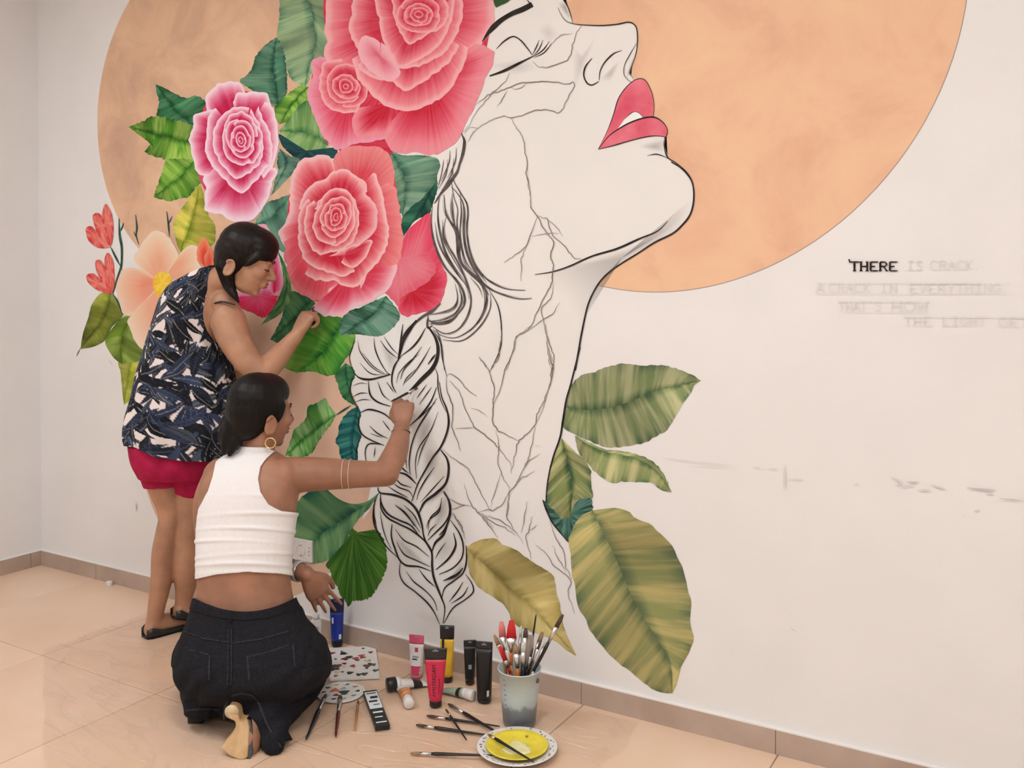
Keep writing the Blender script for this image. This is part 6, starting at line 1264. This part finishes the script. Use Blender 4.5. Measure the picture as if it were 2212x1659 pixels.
# turned-up cuff of the trouser leg round the sandal
Hc = catmull(np.array([K_(484, 1552, 2.632), K_(487, 1526, 2.640), K_(503, 1505, 2.648), K_(528, 1496, 2.652), K_(549, 1503, 2.648), K_(563, 1528, 2.630), K_(575, 1560, 2.606), K_(592, 1592, 2.584), K_(606, 1613, 2.574)]), n=40)
cen = K_(530, 1560, 2.64); Gc = []
for q in Hc:
    o_ = q - cen; o_ = o_ - HORZ_F * (o_ @ HORZ_F); Gc.append(q + unit(o_) * 0.022 + HORZ_F * 0.055)
Gc = np.array(Gc); Gc[:, 2] = np.maximum(Gc[:, 2], 0.004)
cf = part(jeans, 'cuff', (np.vstack([Hc, (Hc + Gc) / 2 + UP * 0.006, Gc]), [(j * 40 + i, j * 40 + i + 1, (j + 1) * 40 + i + 1, (j + 1) * 40 + i) for j in range(2) for i in range(39)]), M_jean); sm = cf.modifiers.new('thick', 'SOLIDIFY'); sm.thickness = 0.004
part(jeans, 'hem', tube(Hc, 0.0034, 8, True, True), M_seam)
# sandals
def extrude(poly, d0, d1, thick, y_ref):
    P = []
    for a, b in poly:
        t = (b - y_ref[0]) / (y_ref[1] - y_ref[0]); P.append(at(a, b, d0 + (d1 - d0) * t))
    P = np.array(P); n = len(P); Q = P + HORZ_F * thick
    return np.vstack([P, Q]), [tuple(range(n)), tuple(range(2 * n - 1, n - 1, -1))] + [(i, i + n, (i + 1) % n + n, (i + 1) % n) for i in range(n)]
wood = noisy('wedge_cork', paint((216, 172, 122)), paint((192, 146, 98)), 30, 0.55, stretch=(1, 1, 0.3))
sole = [(489, 1533), (496, 1524), (505, 1523), (512, 1530), (515, 1545), (517, 1558), (524, 1560), (533, 1554), (538, 1572), (537, 1600), (534, 1638), (520, 1643), (497, 1634), (476, 1616), (488, 1602), (501, 1585), (509, 1570), (507, 1559), (497, 1554), (489, 1545)]
SD = part(KW, 'sandal', extrude(sole, 2.615, 2.545, 0.045, (1525, 1643)), wood, False, label='tan wedge sandal with black edge'); bevel_mod(SD, 0.004)
part(SD, 'strap', extrude([(533, 1552), (541, 1556), (546, 1580), (545, 1622), (540, 1642), (534, 1642), (537, 1600), (538, 1572)], 2.605, 2.548, 0.05, (1552, 1643)), M_black, False)
part(SD, 'heel_tip', lathe([(0.019, 0.0), (0.020, 0.003), (0.001, 0.004)], 20, K_(501, 1537, 2.607), (RT, Z, -HORZ_F)), noisy('heel_pale', paint((226, 196, 156)), paint((206, 172, 130)), 40, 0.6))
S2 = part(KW, 'sandal', extrude([(404, 1538), (440, 1541), (437, 1566), (404, 1564)], 2.74, 2.755, 0.06, (1538, 1566)), M_black, False, label='black block heel of the other shoe'); bevel_mod(S2, 0.004)
part(S2, 'strap', extrude([(438, 1540), (470, 1534), (474, 1548), (440, 1556)], 2.75, 2.76, 0.03, (1534, 1556)), M_black, False)
# jewellery
M_gold = mat_new('gold', (0.83, 0.62, 0.28), 0.22, 1.0)
part(KW, 'hoop_earring', torus(K_(584, 957, 2.83), RT, Z, 0.0155, 0.0022), M_gold, label='gold hoop earring')
def arm_ring(name, c, d, R, r, mat, squash=1.0):
    x, y, z = frame_from(d); part(KW, name, torus(c, x, y, R, r), mat)
arm_ring('bracelet', K_(866, 934, 3.092), hd, 0.0300, 0.0020, mat_new('cord', (0.06, 0.035, 0.03), 0.6))
for xx in (743, 757): arm_ring('armlet', K_(xx, 1024, 2.915 + (xx - 743) * 0.0006), RT, 0.0475, 0.0010, mat_new('pale_cord', paint((226, 196, 168)), 0.4))
wc = lw + (K_(600, 1218, 2.98) - lw) * 0.30; x, y, z = frame_from(unit(lw - K_(600, 1222, 2.98)))
wt = part(KW, 'watch', loft([ring(wc + z * o_, x * q_, y * q_, 28) for o_, q_ in ((-0.011, 0.029), (-0.010, 0.0335), (0.010, 0.0335), (0.011, 0.029))], cap=False), noisy('white_strap', paint((206, 206, 206)), paint((176, 178, 182)), 90, 0.35, metal=0.4), label='pale link wristwatch')
q = unit(-FW + Z * 0.4); q = unit(q - z * (q @ z)); part(wt, 'watch_face', lathe([(0.015, 0), (0.016, 0.003), (0.014, 0.006), (0.001, 0.006)], 24, wc + q * 0.030, (z, np.cross(q, z), q)), M_silver)
# her brush
tipw = on_wall(902, 838, -0.003)
hcen = wr + hd * 0.95
brush('thin black brush held in the fist of the kneeling woman', tipw, hcen + (hcen - tipw) / np.linalg.norm(hcen - tipw) * 0.055, r=0.0042, fb=0.14, ff=0.36, group='brushes in hand')
# ============================================================ standing woman
gp = on_floor(355, 1365, 0)
SW = empty('person', (gp[0], gp[1], 0), 'standing woman in leaf-print top and magenta shorts bending to paint a leaf', 'person')
h = HeadFrame(K_(533, 562, 3.30), RT * 0.93 + HORZ_F * 0.06 - Z * 0.36, Z, 1.02)
S = head_shapes(h, ear=(-0.030, -0.044))
S += [limb([K_(450, 625, 3.37), K_(478, 605, 3.345), K_(510, 588, 3.315)], [0.064, 0.053, 0.050], 20)]
S += [body_rings([(395, 1015, 3.44, 82, 0.120), (392, 960, 3.43, 84, 0.118), (388, 890, 3.42, 78, 0.105), (394, 810, 3.41, 74, 0.098), (405, 740, 3.40, 76, 0.100), (420, 680, 3.39, 74, 0.098), (436, 640, 3.38, 58, 0.085), (450, 618, 3.37, 40, 0.065)])]
S += [ell(K_(492, 688, 3.315), RT * 0.056, HORZ_F * 0.060, Z * 0.068), ell(K_(484, 652, 3.33), RT * 0.046, HORZ_F * 0.052, Z * 0.045), limb([K_(492, 692, 3.31), K_(508, 735, 3.285), K_(535, 778, 3.27), K_(566, 808, 3.268)], [0.064, 0.058, 0.050, 0.043], 18)]
w2 = K_(640, 726, 3.345)
S += [limb([K_(566, 808, 3.27), K_(590, 784, 3.30), K_(616, 754, 3.345), w2], [0.044, 0.042, 0.035, 0.0265], 18)]
d2 = K_(664, 682, 3.36) - w2
_, x2, y2, n2 = hand_shapes(w2, d2, HORZ_F * 0.7 - RT * 0.65 + Z * 0.2, None, k=1.08)
S += _; b2 = 1.0 if n2 @ (-RT + Z * 0.7) > 0 else -1.0
S += fingers(w2, x2, y2, n2, b2, [(1.1, 1.3, 0.6), (1.25, 1.5, 0.8), (1.3, 1.5, 0.8), (1.35, 1.5, 0.8)], k=1.08, thumb=[(0.034, 0.048, 0.014), (0.030, 0.080, 0.026), (0.016, 0.098, 0.032)])
# left arm hangs in front of her
S += [limb([K_(424, 650, 3.45), K_(436, 720, 3.50), K_(450, 775, 3.50)], [0.056, 0.048, 0.040], 16)]
w3 = K_(486, 800, 3.47); S += [limb([K_(450, 775, 3.50), K_(468, 790, 3.485), w3], [0.040, 0.034, 0.0265], 16)]
_, x3, y3, n3 = hand_shapes(w3, RT * 0.4 - Z * 0.8, RT, None); S += _; S += fingers(w3, x3, y3, n3, 1.0 if n3 @ -FW > 0 else -1.0, [(0.5, 0.5, 0.3)] * 4, thumb=[(0.044, 0.045, 0.008), (0.058, 0.070, 0.014), (0.060, 0.09, 0.020)])
# legs
lf = on_floor(322, 1372, 0); rf = on_floor(392, 1322, 0)
S += [limb([K_(362, 1010, 3.44), K_(368, 1060, 3.44), K_(372, 1110, 3.43), K_(364, 1150, 3.435), K_(355, 1195, 3.445), K_(349, 1250, 3.45), K_(337, 1318, 3.455), K_(334, 1345, 3.455)], [0.092, 0.074, 0.050, 0.046, 0.046, 0.040, 0.031, 0.031], 20),
      limb([K_(425, 1010, 3.46), K_(418, 1070, 3.455), K_(410, 1130, 3.45), K_(407, 1180, 3.46), K_(404, 1240, 3.475), K_(398, 1285, 3.49), K_(396, 1300, 3.495)], [0.095, 0.078, 0.056, 0.054, 0.048, 0.033, 0.031], 20)]
fd = unit(HORZ_F * 0.75 + RT * 0.66)           # where the feet point: to the wall
def rise(t, lift): return lift * (np.clip(1 - t / 0.15, 0, 1))
def foot_shapes(ank, heel, fd, lift=0.0):
    a = np.array([ank[0], ank[1], 0.0]); sd = np.cross(fd, Z)
    return [loft([ring(heel + fd * t + Z * (hh / 2 + 0.006 + rise(t, lift)), sd * w, Z * hh / 2, 18, 2.4) for t, w, hh in ((0.0, 0.020, 0.030), (0.012, 0.028, 0.055), (0.05, 0.031, 0.070), (0.10, 0.034, 0.062), (0.15, 0.040, 0.042), (0.19, 0.041, 0.030), (0.22, 0.030, 0.020), (0.235, 0.012, 0.012))])]
al = K_(334, 1345, 3.455); ar = K_(396, 1300, 3.495)
hl_ = np.array([al[0], al[1], 0]) - fd * 0.035; hr_ = np.array([ar[0], ar[1], 0]) - fd * 0.035; LIFT = 0.058
S += foot_shapes(al, hl_, fd) + foot_shapes(ar, hr_, fd, LIFT)
S += [limb([al, np.array([al[0], al[1], 0.045])], [0.031, 0.030]), limb([ar, np.array([ar[0], ar[1], 0.045 + LIFT * 0.8])], [0.031, 0.030])]
sb = sculpt(S, 0.004, 7)
M_skin_s = skin_mat('skin_tan', (198, 142, 110))
link('body', sb, M_skin_s, SW)
face_bits(SW, h, (170, 92, 78), (46, 32, 28), (1, -1))
M_hair_s = hair_mat('dark_brown_hair', (0.004, 0.003, 0.0028), (0.014, 0.010, 0.008))
S = [h.e((0, -0.020, 0.042), (0.086, 0.096, 0.088)), h.e((0, -0.038, 0.014), (0.083, 0.080, 0.086)), h.e((0, 0.012, 0.066), (0.074, 0.080, 0.060)), h.e((0, -0.056, -0.022), (0.064, 0.052, 0.056)), h.e((0, 0.030, 0.050), (0.076, 0.062, 0.050))]
S += [limb([h.p(0.066, 0.045, 0.030), h.p(0.072, 0.028, 0.0), h.p(0.073, 0.012, -0.020)], [0.016, 0.012, 0.004], 10), limb([h.p(0.02, -0.072, -0.03), K_(492, 612, 3.29), K_(503, 632, 3.27), K_(516, 654, 3.262)], [0.032, 0.022, 0.016, 0.004], 12), limb([h.p(0.05, -0.05, -0.03), K_(500, 618, 3.275), K_(512, 645, 3.262)], [0.024, 0.016, 0.004], 12)]
hs = sculpt(S, 0.004, 4); link('hair', hs, M_hair_s, SW)
# shoes: ballerina shell round each foot
for heel, lift in ((hl_, 0.0), (hr_, LIFT)):
    sd = np.cross(fd, Z); R_in = []; prof = ((-0.006, 0.022, 0.034), (0.012, 0.033, 0.040), (0.05, 0.036, 0.026), (0.10, 0.039, 0.022), (0.145, 0.045, 0.024), (0.185, 0.046, 0.034), (0.22, 0.035, 0.028), (0.243, 0.014, 0.018))
    R = []
    for t, w, hh in prof:                       # open-topped cross section
        c = heel + fd * t + Z * rise(t, lift)
        out = [c + sd * w * a + Z * zz for a, zz in ((-1, hh), (-1.02, hh * 0.5), (-0.95, 0.003), (-0.5, 0.0015), (0.5, 0.0015), (0.95, 0.003), (1.02, hh * 0.5), (1, hh))]
        top = [c + sd * w * a + Z * zz for a, zz in ((0.9, hh), (0.86, 0.008), (-0.86, 0.008), (-0.9, hh))] if t < 0.16 else [c + sd * w * a + Z * zz for a, zz in ((0.7, hh * 1.06), (0.3, hh * 1.12), (-0.3, hh * 1.12), (-0.7, hh * 1.06))]
        R.append(np.array(out + top))
    sh_ = part(SW, 'shoe', loft(R), M_black, True, label='flat black ballerina shoe')
    part(sh_, 'sole', loft([ring(heel + fd * t + Z * (0.0018 + rise(t, lift)), sd * w * 1.03, Z * 0.0016, 16) for t, w, hh in prof]), mat_new('shoe_sole', (0.03, 0.028, 0.026), 0.8))
# shorts
S = [body_rings([(384, 955, 3.44, 102, 0.150), (386, 1000, 3.44, 94, 0.146), (386, 1028, 3.445, 82, 0.128)]),
     tube([K_(358, 1000, 3.435), K_(358, 1024, 3.435), K_(360, 1048, 3.435)], [0.104, 0.092, 0.080], 24), tube([K_(426, 1000, 3.46), K_(420, 1030, 3.455), K_(412, 1064, 3.455)], [0.108, 0.096, 0.084], 24)]
sm_ = sculpt(S, 0.005, 5); V, N = vn(sm_); X, Y, Dp = proj_all(V); V = V + N * (0.0015 * np.sin(X * 0.12 + Y * 0.05))[:, None]; set_verts(sm_, V)
link('shorts', sm_, noisy('magenta_cotton', paint((188, 30, 76)), paint((168, 22, 64)), 30, 0.8, spec=0.2), SW)
# printed top: loose tube, hem higher on the back-left
rows = [(432, 588, 3.375, 34, 0.085, 0.026), (424, 606, 3.38, 50, 0.112, 0.016), (414, 640, 3.39, 60, 0.128, 0.006), (406, 690, 3.40, 68, 0.132, 0.004), (402, 740, 3.405, 80, 0.128, 0.0), (402, 800, 3.41, 98, 0.136, -0.004), (402, 860, 3.42, 110, 0.144, -0.010), (398, 915, 3.425, 122, 0.152, -0.020), (396, 950, 3.43, 122, 0.156, -0.030), (398, 972, 3.43, 120, 0.158, -0.038)]
R = catmull(np.array(rows, float), n=250); nn = 330; rg_ = []; uv = []; vv = 0.0; prev = None
for a, b, d, w, th, tl in R:
    c = at(a, b, d)
    if prev is not None: vv += np.linalg.norm(c - prev)
    prev = c
    rr = ring(c, RT * px_m(w, d) + Z * tl, HORZ_F * th, nn, 2.3); t = np.linspace(0, 2 * np.pi, nn, endpoint=False); v = np.clip((b - 620) / 350, 0, 1)
    dirs = rr - c; dirs /= np.linalg.norm(dirs, axis=1)[:, None]
    rg_.append(rr + dirs * (v * 0.007 * (np.sin(9 * t + b * 0.012) + 0.6 * np.sin(17 * t - b * 0.02)))[:, None] + np.array([0, 0, 1.0]) * (v ** 3 * 0.006 * np.sin(5 * t))[:, None])
    uv.append(np.c_[t / (2 * np.pi) * 0.86, np.full(nn, vv)])
V, Fc = loft(rg_, cap=False); uv = np.vstack(uv)
colr = np.tile(paint((238, 216, 208)), (len(uv), 1))
g = np.random.default_rng(21)
pal = [(26, 26, 33), (34, 36, 48), (58, 68, 92), (22, 22, 26), (70, 74, 84), (44, 50, 70), (30, 30, 34)]
for i in range(760):                      # the printed leaves, one over the other
    cu, cv = g.uniform(0, 0.86), g.uniform(-0.02, vv + 0.02); an = g.choice([2.2, 2.5, 0.9, 0.6, 1.9]) + g.normal(0, 0.25); L = g.uniform(0.035, 0.062); W = L * g.uniform(0.20, 0.30)
    du = (uv[:, 0] - cu + 0.43) % 0.86 - 0.43; dv = uv[:, 1] - cv
    p_ = du * math.cos(an) + dv * math.sin(an); q_ = -du * math.sin(an) + dv * math.cos(an)
    q_ = q_ - 0.16 * p_ * p_ / L * g.choice([-1, 1])
    m_ = np.clip(1 - (p_ / L) ** 2, 0, None); ins = np.abs(q_) < W * m_
    c0 = paint(pal[g.integers(len(pal))]); lite = paint(pal[g.integers(len(pal))]) * 1.3 + 0.008
    vein = (np.sin((p_ + np.abs(q_) * 0.9) / L * 42) > 0.72)
    rib = np.abs(q_) < 0.0011
    colr[ins] = c0
    if i % 3: colr[ins & vein] = np.clip(lite, 0, 0.5)
    colr[ins & rib] = paint((132, 128, 124)) if i % 2 else lite
me = mesh('printed_top', V, Fc)
at_ = me.attributes.new('col', 'FLOAT_COLOR', 'POINT'); at_.data.foreach_set('color', np.c_[colr, np.ones(len(colr))].astype(np.float32).ravel())
tp = link('printed_top', me, None, SW); tp['label'] = 'sleeveless top printed with dark leaves on pale pink'
sm = tp.modifiers.new('thick', 'SOLIDIFY'); sm.thickness = 0.003; sm.offset = 0
m = mat_new('leaf_print', (0.5, 0.5, 0.5), 0.85, spec=0.2); k = NT(m)
ca = k.n('ShaderNodeAttribute', attribute_name='col'); k.l(ca.outputs['Color'], k.b.inputs['Base Color'])
tp.data.materials.append(m)
# strap at the shoulder
part(SW, 'shoulder_strap', limb([K_(464, 655, 3.285), K_(482, 652, 3.268), K_(506, 658, 3.268)], [0.003, 0.0035, 0.003], 8, 0.008), M_black)
# her brush: tip on the wall above the hand
tipw = on_wall(678, 662, -0.003); e2 = K_(641, 724, 3.36)
brush('slim dark brush held by the standing woman against the green leaf', tipw, tipw + (e2 - tipw) * 1.02, r=0.0040, hand='black', fb=0.12, ff=0.25, group='brushes in hand')
